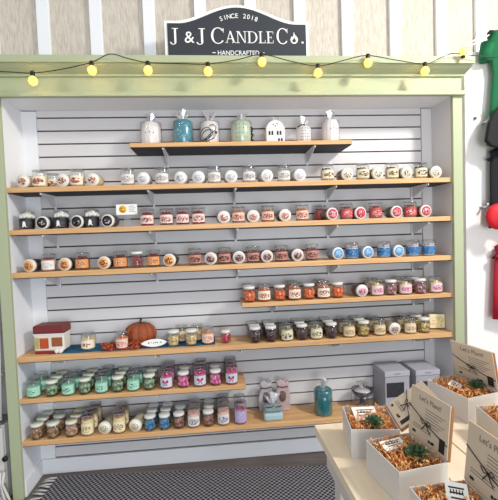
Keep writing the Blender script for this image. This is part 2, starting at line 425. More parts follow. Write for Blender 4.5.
# shelf 3
K('ghost', make_candle, rgb(40, 38, 42), rgb(24, 22, 26), rgb(60, 56, 60), rgb(30, 26, 30), top=rgb(238, 232, 222), extra='whip', wrap=2.2, h=.090, wh=.60)
K('ghost_l', make_lying, rgb(60, 58, 62), rgb(28, 26, 30), rgb(28, 26, 30), rgb(196, 190, 190), scale=3, rad=.3)
K('red', make_candle, rgb(140, 24, 36), rgb(232, 206, 194), rgb(160, 50, 60), rgb(110, 30, 40), top=rgb(140, 22, 34), thr=.55)
K('tan', make_candle, rgb(190, 122, 84), rgb(228, 190, 168), rgb(176, 72, 66), rgb(110, 60, 50), top=rgb(196, 140, 100), thr=.52)
K('tan_l', make_lying, rgb(90, 66, 54), rgb(238, 222, 210), rgb(190, 100, 92), rgb(130, 64, 60))
K('rose', make_candle, rgb(170, 90, 76), rgb(184, 74, 78), rgb(150, 36, 50), rgb(236, 180, 168), top=rgb(140, 60, 56))
K('rose_l', make_lying, rgb(96, 74, 66), rgb(196, 70, 92), rgb(236, 196, 198), rgb(170, 36, 62))
# shelf 4
K('pumpkin', make_candle, rgb(120, 56, 36), rgb(222, 148, 88), rgb(240, 190, 140), rgb(96, 46, 26), top=rgb(126, 36, 36), rad=.38)
K('pumpkin_pale', make_candle, rgb(226, 170, 150), rgb(230, 226, 218), rgb(216, 200, 188), rgb(206, 190, 180), top=rgb(120, 60, 56))
K('pumpkin_l', make_lying, rgb(50, 36, 32), rgb(236, 178, 112), rgb(206, 112, 50), rgb(84, 46, 30), scale=4)
K('berry', make_candle, rgb(92, 50, 42), rgb(190, 132, 116), rgb(96, 44, 40), rgb(60, 32, 32), top=rgb(150, 104, 92), thr=.48, scale=7)
K('berry_l', make_lying, rgb(60, 44, 42), rgb(210, 190, 182), rgb(110, 66, 66), rgb(64, 36, 40), thr=.45)
K('blue', make_candle, rgb(180, 196, 214), rgb(96, 160, 206), rgb(40, 96, 160), rgb(26, 48, 96), top=rgb(226, 196, 190), wrap=1.9, scale=8, rad=.8)
K('blue_l', make_lying, rgb(150, 170, 190), rgb(96, 160, 214), rgb(60, 120, 196), rgb(196, 220, 236), scale=9)
K('redmelt', make_melt, rgb(100, 30, 36), rgb(180, 90, 90))
# shelf 5
K('orangemelt', make_melt, rgb(200, 70, 14), rgb(242, 134, 62))
K('orange', make_candle, rgb(190, 96, 50), rgb(240, 226, 206), rgb(226, 120, 50), rgb(100, 70, 56), top=rgb(206, 150, 120), h=.092, thr=.53)
K('pink', make_candle, rgb(220, 190, 140), rgb(236, 206, 212), rgb(206, 120, 150), rgb(150, 70, 100), top=rgb(226, 200, 150), h=.088, thr=.52)
K('pink_l', make_lying, rgb(90, 60, 64), rgb(236, 206, 212), rgb(206, 120, 150), rgb(120, 60, 84))
K('purplemelt', make_melt, rgb(90, 28, 62), rgb(226, 170, 160))
# shelf 6
K('creammelt', make_melt, rgb(176, 140, 80), rgb(246, 228, 180))
K('darkmelt', make_melt, rgb(34, 20, 22), rgb(104, 60, 64), .0345)
K('dark', make_candle, rgb(226, 216, 176), rgb(230, 222, 190), rgb(206, 196, 170), rgb(40, 30, 34), top=rgb(150, 126, 110), scale=4, r=.035)
K('cookie', make_candle, rgb(226, 206, 160), rgb(232, 216, 186), rgb(196, 150, 96), rgb(176, 130, 90), top=rgb(150, 130, 100), r=.034)
K('cookie_l', make_lying, rgb(176, 150, 110), rgb(226, 216, 206), rgb(176, 140, 120), rgb(120, 80, 66))
K('yellowmelt', make_melt, rgb(140, 110, 50), rgb(226, 200, 130), .0345)
K('autumn', make_candle, rgb(230, 206, 160), rgb(236, 224, 200), rgb(160, 90, 66), rgb(120, 56, 44), r=.038, h=.082, top=rgb(230, 206, 170), scale=4, rad=.3)
K('peach', make_candle, rgb(226, 160, 120), rgb(236, 206, 190), rgb(206, 130, 120), rgb(190, 100, 90), r=.034, top=rgb(206, 140, 100), thr=.56)
K('cranmelt', make_melt, rgb(150, 16, 44), rgb(206, 60, 90), .029, .058)
# shelf 7 / 8
gtop = mat('green_lid_label', rgb(196, 206, 172), .5)
K('mint', make_candle, rgb(150, 204, 178), rgb(166, 218, 192), rgb(166, 218, 192), rgb(36, 48, 44), r=.0345, h=.088, rad=.34, scale=5, wh=.66)
K('mintmelt', make_melt, rgb(60, 84, 60), rgb(190, 212, 166), .0345, .070, gtop)
K('bow', make_candle, rgb(210, 96, 140), rgb(196, 214, 222), rgb(190, 206, 216), rgb(206, 214, 220), r=.0345, h=.094, extra='bow', top=rgb(200, 60, 110), wh=.72)
K('magentamelt', make_melt, rgb(190, 50, 110), rgb(240, 156, 196), .0345, .070)
brtop = mat('straw_lid_label', rgb(206, 200, 150), .5)
K('brownmelt', make_melt, rgb(120, 84, 56), rgb(200, 156, 112), .0345, .068, gtop)
K('pinkbrownmelt', make_melt, rgb(150, 104, 84), rgb(232, 190, 164), .0345, .070, brtop)
K('vanilla', make_candle, rgb(230, 210, 160), rgb(240, 224, 184), rgb(206, 180, 130), rgb(150, 124, 100), r=.034, h=.104, top=rgb(190, 130, 120), thr=.58, wh=.8)
K('vanilla_l', make_lying, rgb(206, 186, 150), rgb(244, 238, 214), rgb(230, 222, 190), rgb(120, 110, 90), scale=8)
K('bluemelt', make_melt, rgb(40, 96, 140), rgb(126, 180, 216), .0335, .068)
K('mochamelt', make_melt, rgb(90, 50, 46), rgb(200, 144, 124), .0335, .070)
K('lace', make_candle, rgb(226, 190, 170), rgb(226, 222, 222), rgb(170, 170, 186), rgb(90, 86, 100), r=.034, h=.098, top=rgb(226, 170, 160), wh=.74)
K('lilac', make_candle, rgb(190, 170, 210), rgb(190, 172, 212), rgb(206, 190, 222), rgb(170, 150, 190), r=.035, h=.112, top=rgb(190, 96, 106), wh=.66)

LOOK = {'pic': 'candle jar with rust picture label', 'pic_l': 'lying jar, white lid with rust picture', 'grey': 'candle jar with pale grey lettered label',
 'grey_l': 'lying jar, white lid with faint grey print', 'coffee': 'cream-labelled candle jar with dark brown topping', 'coffee_l': 'lying jar, cream lid with black swirl',
 'ghost': 'black ghost candle jar with whipped white top', 'ghost_l': 'lying jar, black lid label with white rim', 'red': 'deep red candle jar with pale label',
 'tan': 'tan candle jar with reddish print', 'tan_l': 'lying jar, cream lid with red print', 'rose': 'rose-red patterned candle jar', 'rose_l': 'lying jar, round crimson lid label',
 'pumpkin': 'orange-labelled pumpkin candle jar', 'pumpkin_pale': 'candle jar with whitish label', 'pumpkin_l': 'lying jar, orange pumpkin lid label', 'berry': 'brown berry-print candle jar',
 'berry_l': 'lying jar, dark floral lid label', 'blue': 'blue floral candle jar', 'blue_l': 'lying jar, round blue lid label', 'redmelt': 'white-lidded jar of dark red wax melts',
 'orangemelt': 'white-lidded jar of orange wax melts', 'orange': 'candle jar with orange lettering', 'pink': 'candle jar with soft pink label', 'pink_l': 'lying jar, pink lid label',
 'purplemelt': 'white-lidded jar of plum wax melts', 'creammelt': 'white-lidded jar of cream wax melts', 'darkmelt': 'white-lidded jar of blackish wax melts', 'dark': 'cream candle jar with black blot label',
 'cookie': 'beige candle jar with tan print', 'cookie_l': 'lying jar, white lid with brown print', 'yellowmelt': 'white-lidded jar of straw-coloured melts', 'autumn': 'wide cream candle jar with small leaf print',
 'peach': 'peach candle jar with pale label', 'cranmelt': 'small white-lidded jar of crimson melts', 'mint': 'mint green candle jar', 'mintmelt': 'white-lidded jar of mossy green melts',
 'bow': 'candle jar with magenta bow label', 'magentamelt': 'white-lidded jar of magenta melts', 'brownmelt': 'green-topped jar of brown melts', 'pinkbrownmelt': 'straw-topped jar of pinkish brown melts',
 'vanilla': 'tall cream-labelled vanilla candle jar', 'vanilla_l': 'lying jar, cream lid with small lettering', 'bluemelt': 'white-lidded jar of blue melts', 'mochamelt': 'white-lidded jar of mocha brown melts',
 'lace': 'tall candle jar with grey-and-white label', 'lilac': 'tall lilac candle jar with clear top'}
GRP = {'candle_jar': 'upright candle jars', 'lying_candle_jar': 'candle jars lying on their sides', 'wax_melt_jar': 'screw-lidded wax melt jars'}
used = set()
def put(key, loc, rz, label, group):
    t = kinds[key]
    if key not in used:
        used.add(key); t.location = loc; t.rotation_euler = (0, 0, rz); t['label'] = label; t['group'] = group
    else: dup(t, loc, rz, label, group)
ROWS = {
 's2': [(21, 'pic_l'), (38, 'pic'), (61, 'pic_l'), (76, 'pic'), (91.4, 'pic_l'), (127, 'grey'), (142.6, 'grey_l'), (161.7, 'grey'), (180, 'grey_l'), (198.2, 'grey_l'), (214.4, 'grey'), (231.5, 'grey_l'),
        (249.2, 'grey'), (267.8, 'grey_l'), (284.5, 'grey'), (301, 'grey_l'), (328.4, 'coffee'), (348.8, 'coffee_l'), (364, 'coffee'), (379.6, 'coffee_l'), (393.5, 'coffee'), (408.9, 'coffee_l'), (422.4, 'coffee'), (438, 'coffee_l')],
 's3': [(24.8, 'ghost'), (40.5, 'ghost_l'), (59.5, 'ghost'), (75.4, 'ghost_l'), (90.5, 'ghost'), (106.3, 'ghost_l'), (146.6, 'red'), (166.2, 'red'), (182.4, 'red'), (198.3, 'red'), (224.1, 'tan_l'), (238.7, 'tan'),
        (253.8, 'tan_l'), (268.3, 'tan'), (286, 'tan_l'), (303, 'tan'), (333.5, 'rose_l'), (347.6, 'rose'), (361.9, 'rose_l'), (377, 'rose'), (398.2, 'rose_l'), (411.9, 'rose'), (427.7, 'rose_l')],
 's4': [(26.9, 'pumpkin_l'), (47, 'pumpkin_pale'), (63, 'pumpkin_l'), (81, 'pumpkin'), (102.6, 'pumpkin_l'), (119.6, 'pumpkin'), (136, 'redmelt'), (153, 'pumpkin'), (168.7, 'pumpkin_l'), (194.9, 'berry'), (210.6, 'berry_l'), (224.8, 'berry'),
        (239.4, 'berry_l'), (253.5, 'berry'), (267.7, 'berry_l'), (282, 'berry'), (298.5, 'berry_l'), (312.9, 'berry'), (339.4, 'blue_l'), (353.6, 'blue'), (369.6, 'blue_l'), (385.4, 'blue'), (400.6, 'blue_l'), (414.6, 'blue'), (430.8, 'blue')],
 's5': [(249.3, 'orangemelt', 2), (264.4, 'orange'), (280, 'orangemelt'), (294.6, 'orange', 2), (309.6, 'orangemelt'), (323.9, 'orange', 2), (338.4, 'orangemelt'), (363.5, 'pink_l'), (377.8, 'pink', 2), (391.9, 'purplemelt'), (406.3, 'pink', 2), (421.5, 'purplemelt', 2), (437, 'pink')],
 's6': [(255, 'darkmelt', 3), (271, 'darkmelt', 3), (287.3, 'dark', 2), (302.3, 'darkmelt', 3), (316.8, 'dark', 2), (332, 'darkmelt', 3), (349.6, 'cookie', 2), (364.5, 'yellowmelt', 3), (380.3, 'cookie', 2), (396.2, 'cookie_l'), (411, 'cookie', 2), (425.2, 'yellowmelt', 2)],
 's7': [(32.5, 'mint', 2), (50.5, 'mintmelt', 3), (67.5, 'mint', 2), (84, 'mintmelt', 3), (101, 'mint', 3), (117.2, 'mintmelt', 3), (133, 'mint', 2), (149, 'mintmelt', 2), (166.5, 'bow', 3), (183.3, 'magentamelt', 2), (200, 'bow', 3), (215.6, 'magentamelt', 2), (232, 'bow', 3)],
 's8': [(35.5, 'brownmelt', 3), (51.8, 'brownmelt', 2), (70.5, 'pinkbrownmelt', 3), (87, 'vanilla', 3), (103.3, 'vanilla_l'), (118.9, 'vanilla', 2), (134.3, 'vanilla_l'), (149.8, 'bluemelt', 3), (164.3, 'bluemelt', 3), (178.9, 'mochamelt', 2), (193.7, 'lace', 2), (208.6, 'mochamelt', 3), (224, 'lace', 3), (241, 'lilac', 2)],
}
BASEY = {'s2': 187, 's3': 227, 's4': 268, 's5': 298, 's6': 335, 's7': 392, 's8': 433}
rown = ['front', 'second', 'third']
for s, row in ROWS.items():
    z = SH[s]; cnt = [0, 0, 0]
    for it in row:
        px, key = it[0], it[1]; n = it[2] if len(it) > 2 else 1
        yy = BASEY[s]
        lying = key.endswith('_l')
        Y0 = .012 if lying else .040
        if s in ('s7', 's8', 's6', 's5') and not lying: Y0 = .036
        x = at(px, yy-8, 0 if lying else .02).x
        for r in range(n):
            Y = Y0 + r*.0672 + (random.uniform(0, .004) if n == 1 else 0)
            if n == 2: Y = Y0 + r*.085
            yaw = random.uniform(-.12, .12) if not lying else random.uniform(.06, .20)*(1 if px > 215 else -1)
            xx = x + (random.uniform(-.002, .002) if r else 0)
            grp = GRP[kinds[key].name.split('.')[0]]
            if r == 0: lab = '%s, %s from left, front row, %s' % (LOOK[key], ordn[cnt[0]], SNAME[s])
            else: lab = '%s, %s row behind %s front jar, %s' % (LOOK[key], rown[r], ordn[cnt[0]-1], SNAME[s])
            if r == 0: cnt[0] += 1
            put(key, (xx, Y, z), yaw, lab, grp)
# extra jars set behind: candle half hidden between lying ones on first shelf
put('pic', (at(50, 180, .12).x, .15, SH['s2']), .1, 'picture-label candle jar half hidden behind leftmost upright jar, first full-width shelf', GRP['candle_jar'])
put('rose', (at(322.5, 208, .1).x, .152, SH['s3']), .4, 'rose-red candle jar set back beside the lying crimson jar, second full-width shelf', GRP['candle_jar'])

# ------------------------------------------------------------------ warmers on the highest shelf
Z1 = SH['s1']
def puff(parent, z, r, h, seed, name='bag_top'):
    rnd = random.Random(seed); mb = MB()
    for i in range(13):
        a = rnd.uniform(0, 2*PI); q = rnd.uniform(.35, 1); a2 = a+rnd.uniform(.4, .9)
        p0 = (r*.12*math.cos(a), r*.12*math.sin(a), z); p1 = (r*q*math.cos(a), r*q*math.sin(a)*.6, z+h*rnd.uniform(.55, 1))
        p2 = (r*q*.9*math.cos(a2), r*q*.9*math.sin(a2)*.6, z+h*rnd.uniform(.4, .9)); p3 = (r*.12*math.cos(a2), r*.12*math.sin(a2), z)
        mid = tuple((p1[k]+p3[k])/2+rnd.uniform(-.004, .004) for k in range(3))
        mb.add([p0, p1, p2, p3, mid], [(0, 1, 4), (1, 2, 4), (2, 3, 4), (3, 0, 4)])
    return mb.build(name, m_puff, parent)
m_puff = glass('crinkled_cellophane', (.93, .94, .96, 1), .5, .3, .8)
m_ceram = mat('white_ceramic', rgb(228, 224, 222), .35, var=.03)
m_hole = mat('dark_hole', rgb(40, 38, 50), .8)
def bag(parent, r, h, seed, sx=1, sy=1):
    MB().lathe([(r*.96, .001), (r*1.06, .01), (r*1.07, h*.6), (r*1.03, h*.95), (r*.6, h*1.0), (r*.15, h*1.03)], 14, None, 7, .02, sx=sx, sy=sy).build('cellophane_bag', m_cello, parent)
    puff(parent, h*1.0, .046, .062, seed)
def dots(mb, r, pts, s=.003):
    for x, z in pts:
        mb.cyl_poly([(x-s, z-s*1.3), (x+s, z-s*1.3), (x+s, z+s*1.3), (x-s, z+s*1.3)], r)
wy = .10
def WX(px): return at(px, 128, wy).x
# 1 white ribbed
t = thing('wax_warmer', 'white ribbed ceramic warmer wrapped in cellophane, leftmost on the top short shelf', 'wax warmer', (WX(150.8), wy, Z1))
MB().lathe([(.042, 0), (.048, .01), (.052, .05), (.051, .09), (.044, .126), (.030, .134)], 48, None, 12, .025).build('warmer_body', m_ceram, t)
m = MB(); dots(m, .0545, [(-.022, .068), (0, .070), (.022, .068)], .0022); m.build('vent_hole', m_hole, t)
bag(t, .054, .136, 1)
# 2 teal
t = thing('wax_warmer', 'mottled teal glass warmer wrapped in cellophane, on the top short shelf', 'wax warmer', (WX(182.8), wy, Z1))
MB().lathe([(.046, 0), (.052, .004), (.053, .06), (.050, .13), (.046, .138)], 32).build('warmer_body', m_teal_glass, t)
m = MB()
for i in range(26): 
    x = random.uniform(-.032, .036); z = random.uniform(.012, .12); s = random.uniform(.002, .004)
    m.cyl_poly([(x-s, z), (x, z-s), (x+s*1.6, z+s*.4), (x, z+s)], .0543)
m.build('pale_fleck', mat('pale_teal', rgb(150, 196, 206), .3), t)
bag(t, .053, .140, 2)
# 3 white with cord
t = thing('wax_warmer', 'white speckled ceramic warmer with a black cord coiled in front, top short shelf', 'wax warmer', (WX(209.5), wy, Z1))
MB().lathe([(.044, 0), (.049, .006), (.051, .06), (.049, .12), (.040, .132)], 32).build('warmer_body', mat('speckled_white', rgb(222, 218, 216), .4, var=.12, scale=90), t)
def loop(cx, cz, rx, rz, y, a0=0, tilt=0, n=18):
    return [(cx+rx*math.cos(2*PI*i/n+a0)*math.cos(tilt)-rz*math.sin(2*PI*i/n)*math.sin(tilt), y-.0006*i, cz+rx*math.cos(2*PI*i/n+a0)*math.sin(tilt)+rz*math.sin(2*PI*i/n)*math.cos(tilt)) for i in range(n+1)]
cm = MB()
cm.tube(loop(-.022, .052, .026, .040, -.056, 0, -.5), .0022); cm.tube(loop(-.012, .050, .034, .022, -.058, 0, .7), .0022)
cm.tube([(-.045, -.056, .006), (-.02, -.06, .03), (.012, -.058, .06), (.03, -.056, .072), (.038, -.052, .06), (.022, -.058, .03), (-.01, -.06, .016), (-.04, -.058, .004)], .0024)
cm.tube([(.0, -.058, .10), (.022, -.056, .105), (.036, -.05, .09), (.030, -.056, .07)], .0022); cm.ball((.034, -.056, .062), .007, 8, 5)
cm.build('power_cord', m_black, t)
bag(t, .052, .136, 3)
# 4 green
t = thing('wax_warmer', 'pale green pierced ceramic warmer with dark cord at its right side, top short shelf', 'wax warmer', (WX(241), wy, Z1))
MB().lathe([(.040, 0), (.044, .006), (.056, .016), (.058, .06), (.055, .115), (.046, .132)], 36).build('warmer_body', mat('celadon_glaze', rgb(176, 192, 166), .35, var=.14, scale=40), t)
m = MB(); dots(m, .0595, [(x, z) for z in (.035, .06, .085, .105) for x in (-.032, -.012, .010, .030)], .0018); m.build('vent_hole', m_hole, t)
MB().tube([(.058+.006*math.sin(i*1.3), -.022-.002*i % 3*.01, .012+.0065*i) for i in range(14)], .006).build('power_cord', m_black, t)
bag(t, .058, .136, 4)
# 5 house
t = thing('wax_warmer', 'white ceramic house-shaped warmer with arched top and dark windows, top short shelf', 'wax warmer', (WX(274.5), wy, Z1))
pr = [(-.052, 0), (.052, 0), (.052, .088), (.050, .094)]+[(.046*math.cos(a), .096+.036*math.sin(a)) for a in [PI*i/10 for i in range(1, 10)]]+[(-.050, .094), (-.052, .088)]
MB().prism(pr, -.032, .032).build('warmer_body', m_ceram, t, .003)
MB().box((-.054, -.034, .086), (.054, .034, .090)).build('cornice', m_ceram, t)
for x, z in [(-.034, .062), (-.018, .062), (.012, .062), (.028, .062), (.018, .022), (.034, .022)]:
    MB().prism([(x-.005, z-.012), (x+.005, z-.012), (x+.005, z+.006), (x, z+.012), (x-.005, z+.006)], -.0335, -.0318).build('window', m_hole, t)
m = MB(); 
for q in ((-.012, .108), (.010, .112), (.0, .100)): m.box((q[0]-.003, -.0334, q[1]-.003), (q[0]+.003, -.0318, q[1]+.003))
m.build('vent_hole', m_hole, t)
puff(t, .128, .032, .030, 5)
# 6 small pierced
t = thing('wax_warmer', 'small white pierced ceramic warmer tied with dark ribbon, second from right on top short shelf', 'wax warmer', (WX(303.5), wy, Z1))
MB().lathe([(.034, 0), (.040, .004), (.041, .05), (.042, .088), (.036, .098)], 32).build('warmer_body', m_ceram, t)
m = MB(); dots(m, .0425, [(x, z) for z in (.022, .038, .054, .070, .084) for x in (-.024, -.014, .0, .012, .023)], .0023); m.build('vent_hole', mat('shade_blue', rgb(100, 104, 120), .8), t)
MB().tube([(-.040, -.02, .094), (-.02, -.03, .104), (.0, -.02, .108), (.012, 0, .106)], .003).build('ribbon', m_black, t)
bag(t, .042, .100, 6); 
# 7 tall tumbler
t = thing('wax_warmer', 'white fluted ceramic warmer with three dark dots, rightmost on the top short shelf', 'wax warmer', (WX(330.5), wy, Z1))
MB().lathe([(.036, 0), (.044, .01), (.047, .05), (.046, .10), (.038, .13), (.034, .134)], 48, None, 14, .03).build('warmer_body', m_ceram, t)
m = MB(); dots(m, .0500, [(-.014, .078), (.004, .082), (.022, .080)], .0022); m.build('vent_hole', m_hole, t)
bag(t, .049, .134, 7)

# ------------------------------------------------------------------ smiley card
p0 = at(116.5, 215, .06); p1 = at(137, 204, .06)
t = thing('info_card', 'small white card with a yellow smiley face standing on the ghost jar shelf', 'card', (p0.x, .06, p0.z))
w_, h_ = p1.x-p0.x, p1.z-p0.z
MB().box((0, -.0025, 0), (w_, 0, h_)).build('card', m_tagwhite, t)
MB().box((w_*.35, .0005, SH['s3']-p0.z), (w_*.65, .0025, h_*.6)).build('clear_holder', m_lidglass, t)
MB().box((w_*.2, -.012, SH['s3']-p0.z), (w_*.8, .018, SH['s3']-p0.z+.002)).build('holder_foot', m_lidglass, t)
A = XM(Vector((1, 0, 0)), Vector((0, 0, 1)), Vector((0, -1, 0)), Vector((w_*.32, -.0025, h_*.52)))
MB().lathe([(.020, 0), (.020, .0008)], 20, A).build('smiley_face', mat('smiley_yellow', rgb(240, 184, 40), .5), t)
m = MB()
for x, z in ((-.007, .006), (.007, .006)): m.box((w_*.32+x-.002, -.0042, h_*.52+z-.003), (w_*.32+x+.002, -.0033, h_*.52+z+.003))
m.tube([(w_*.32+.011*math.cos(a), -.0038, h_*.52+.011*math.sin(a)) for a in [PI*1.15+PI*.7*i/8 for i in range(9)]], .0012, 4)
m.build('smiley_features', m_ink, t)
m = MB()
for i in range(4): m.box((w_*.60, -.0033, h_*(.78-.17*i)), (w_*(.93 if i % 2 else .86), -.0025, h_*(.82-.17*i)))
m.build('printed_lines', m_inkgrey, t)

# ------------------------------------------------------------------ autumn display on shelf six
Z6 = SH['s6']
a = atz(50, 353.5, Z6); b_ = atz(215, 344.5, Z6)
mb = MB(); n = 30
pts = []
for i in range(n+1):
    x = a.x+(b_.x-a.x)*i/n
    yf = .028+.004*math.sin(i*.9); yb = .188
    x2 = x + .0
    pts.append(((x, yf, .0012), (x2, yb, .0018)))
vs = [q for p in pts for q in p]; up = [(x, y, z+Z6+.001) for x, y, z in vs]; dn = [(x, y, Z6+.0002) for x, y, z in vs]
k = len(vs); fs = []
for i in range(n): fs += [(2*i, 2*i+2, 2*i+3, 2*i+1), (k+2*i, k+2*i+1, k+2*i+3, k+2*i+2), (2*i, k+2*i, k+2*i+2, 2*i+2)]
mb.add(up+dn, fs)
o = mb.build('table_runner', mat('teal_blue_cloth', rgb(28, 92, 124), .85, var=.12, scale=60)); tag(o, 'teal blue cloth runner lying on the pumpkin shelf', 'runner')
# camper van
t = thing('camper_ornament', 'autumn camper ornament with dark red roof at left end of the pumpkin shelf', 'ornament', (at(51, 350, .05).x-.003, .085, Z6+.0025), -.05); t.scale = (.91, 1, .98)
MB().box((-.088, -.042, .012), (.088, .042, .108)).build('body', mat('camper_cream', rgb(226, 218, 206), .5), t, .008)
MB().box((-.090, -.044, .100), (.092, .044, .108)).build('trim_band', m_ceram, t, .002)
rp = [(-.090, .108)]+[(-.090+.012*(1-math.cos(q)), .142+.012*math.sin(q)) for q in (0, .5, 1, 1.5)]+[(.074+.018*math.sin(q), .135+.02*math.cos(q)) for q in (.0, .4, .8, 1.2, 1.57)]+[(.092, .108)]
MB().prism(rp, -.045, .045).build('roof', mat('dark_red_roof', rgb(118, 44, 42), .5, var=.15, scale=30), t, .004)
MB().box((-.084, -.0445, 0), (.030, .03, .014)).build('base', mat('red_base', rgb(140, 40, 36), .5, var=.2, scale=50), t, .003)
MB().box((-.054, -.0445, .026), (-.002, -.042, .084)).build('door', mat('pumpkin_orange', rgb(186, 78, 36), .5, var=.3, scale=50), t, .002)
MB().box((.016, -.0445, .036), (.078, -.042, .086)).build('window', mat('amber_window', rgb(150, 88, 48), .4, var=.3, scale=40), t, .004)
MB().box((-.084, -.0445, .026), (-.058, -.042, .088)).build('side_decoration', mat('olive_sprig', rgb(176, 168, 110), .6, var=.3, scale=60), t, .002)
for x in (.046, .068):
    A = XM(Vector((1, 0, 0)), Vector((0, 0, 1)), Vector((0, -1, 0)), Vector((x, -.040, .0125)))
    MB().lathe([(.0125, -.01), (.0125, .012), (.009, .014)], 16, A).build('wheel', m_ceram, t)
# candles on runner
put('autumn', (at(87.5, 340, .07).x, .085, Z6+.0025), 0, 'wide cream candle jar with leaf print alone on the blue runner, right of the camper', GRP['candle_jar'])
xc = at(122.5, 340, .06).x
put('peach', (xc, .055, Z6+.0025), 0, 'peach candle jar ringed by the orange berry garland, left of the pumpkin', GRP['candle_jar'])
mb = MB(); rn = random.Random(3)
MBr = mb.tube([(.075*math.cos(q*PI/12), .042*math.sin(q*PI/12)*(1 if math.sin(q*PI/12) < 0 else 1.2), .008) for q in range(24)], .003, 6, True)
for i in range(190):
    a_ = rn.uniform(0, 2*PI); rr = rn.uniform(.050, .078); x = rr*math.cos(a_)*1.5; y = rr*math.sin(a_)*.62
    if abs(x) < .042 and abs(y) < .048: x = math.copysign(.052+rn.random()*.035, x)
    y = max(-.046, min(.0, y))
    mb.ball((x, y, .006+rn.random()**2*.030), rn.uniform(.005, .009), 7, 5, (1, 1, .9), None, .05)
o = mb.build('berry_garland', mat('rust_berries', rgb(160, 70, 36), .5, var=.6, scale=55)); o.location = (xc, .062, Z6+.0025); tag(o, 'rust orange berry garland lying around the peach candle', 'garland')
# pumpkin
t = thing('wicker_pumpkin', 'rust orange ribbed pumpkin with a brown stem standing on the blue runner', 'pumpkin', (at(140.5, 335, .13).x+.002, .128, Z6+.0025))
prof = [(.03, 0), (.058, .006), (.076, .03), (.082, .06), (.074, .092), (.052, .112), (.024, .120), (.006, .116)]
MB().lathe(prof, 60, None, 10, .055, sx=1.05, sy=.80).build('pumpkin_body', mat('rust_wicker', rgb(158, 76, 42), .7, var=.30, scale=70, bump=.5), t)
m = MB()
for i in range(10):
    a_ = 2*PI*(i+.5)/10
    m.tube([(r*.955*math.cos(a_)*1.05, r*.955*math.sin(a_)*.8, z+.001) for r, z in prof[2:]], .0022, 5)
m.build('rib_cord', mat('twine_brown', rgb(110, 84, 62), .8), t)
MB().tube([(0, 0, .112), (.001, 0, .128), (.005, -.002, .142)], [.010, .006, .007], 8).build('stem', mat('stem_brown', rgb(74, 58, 46), .8), t)
# leaf dish
t = thing('leaf_sign', 'white leaf-shaped sign with small dark script leaning before the pumpkin', 'sign', (at(153.5, 343, .03).x, .045, Z6+.0025), .03)
lp = [(-.078+.156*q, 0) for q in ()]
pts = []
for i in range(13):
    q = i/12; pts.append((-.072+.144*q, .022+.020*math.sin(PI*q)**.7+.004*q))
for i in range(11, 0, -1):
    q = i/12; pts.append((-.072+.144*q, .022-.021*math.sin(PI*q)**.8))
MB().prism(pts, -.006, .006).build('leaf_plate', m_tagwhite, t, .003)
m = MB()
for i, x in enumerate((-.030, -.016, -.004, .006, .016, .027, .036)): m.box((x, -.0072, .022+(i % 2)*.003), (x+.006, -.0058, .030-(i % 3)*.002))
m.build('script', m_inkgrey, t)
# melts at right of runner
for px, key, Y, lab in ((173.5, 'creammelt', .05, 'white-lidded jar of cream wax melts beside the leaf sign'), (191.5, 'creammelt', .048, 'white-lidded jar of cream melts, right one of two on the runner'),
                   (182, 'cookie', .135, 'beige candle jar behind and between the two cream melt jars'), (197.5, 'cookie', .138, 'beige candle jar behind the right cream melt jar'),
                   (208, 'peach', .06, 'peach candle jar at the right end of the blue runner'), (225.8, 'cranmelt', .06, 'small white-lidded jar of crimson melts standing alone on bare wood')):
    put(key, (at(px, 340, Y).x, Y, Z6+(.0025 if px < 210 else 0)), 0, lab, GRP['wax_melt_jar' if 'melt' in key else 'candle_jar'])
# yellow packet at right end
t = thing('wax_bar_pack', 'pale yellow printed wax bar pack standing at right end of the pumpkin shelf', 'wax pack', (at(436, 325, .09).x, .085, Z6), -.1)
MB().box((-.046, -.010, .008), (.046, .012, .090)).build('pack', print_mat('pack_print', rgb(238, 226, 186), rgb(240, 214, 130), rgb(214, 190, 150), .5, 5, .5), t, .003)
MB().lathe([(.040, 0), (.044, .003), (.040, .008)], 16, sx=1, sy=.5).build('stand', m_glass, t)

# ------------------------------------------------------------------ bottom shelf items
Z8 = SH['s8']
t = thing('soap_dish_gift', 'stack of two pale aqua dishes tied in clear wrap on the lowest shelf', 'gift set', (at(273.5, 415, .03).x, .055, Z8))
MB().box((-.055, -.042, 0), (.055, .042, .046)).build('lower_dish', mat('aqua_glass', rgb(170, 196, 200), .2, var=.1), t, .014)
MB().box((-.050, -.038, .047), (.050, .038, .080)).build('upper_dish', mat('grey_aqua', rgb(140, 156, 156), .2, var=.2, scale=30), t, .012)
MB().tube([(-.045, -.041, .083), (-.012, -.044, .083), (0, -.046, .094), (.012, -.044, .083), (.045, -.041, .084)], .0024).build('ribbon', m_black, t)
puff(t, .080, .065, .075, 21, 'clear_wrap')
for i, (px, lab, c) in enumerate(((266, 'silvery organza gift bag leaning left behind the aqua dishes', rgb(176, 172, 176)), (283, 'pinkish grey organza gift bag leaning right behind the aqua dishes', rgb(190, 168, 168)))):
    t = thing('gift_bag', lab, 'gift bag', (at(px, 400, .13).x, .145, Z8), .1-.2*i, 'organza bags behind the aqua dishes')
    MB().prism([(-.040, 0), (.040, 0), (.046, .08), (.034, .150), (.040, .185), (.012, .170), (-.008, .190), (-.036, .180), (-.030, .150), (-.046, .08)], -.016, .012).build('bag', mat('organza_%d' % i, c, .35, var=.35, scale=35), t, .008)
    MB().tube([(-.033, -.018, .150), (0, -.022, .146), (.034, -.018, .150)], .003).build('tie', mat('wine_ribbon', rgb(110, 50, 60), .5), t)
    MB().ball((0, -.018, .09), .022, 9, 6, (1, .3, 1.5), None, .1).build('filling', mat('filling_brown', rgb(110, 86, 82), .6, var=.3), t)
t = thing('wax_warmer', 'tall teal glass warmer in cellophane standing alone on the lowest shelf', 'wax warmer', (at(323.5, 410, .07).x, .07, Z8))
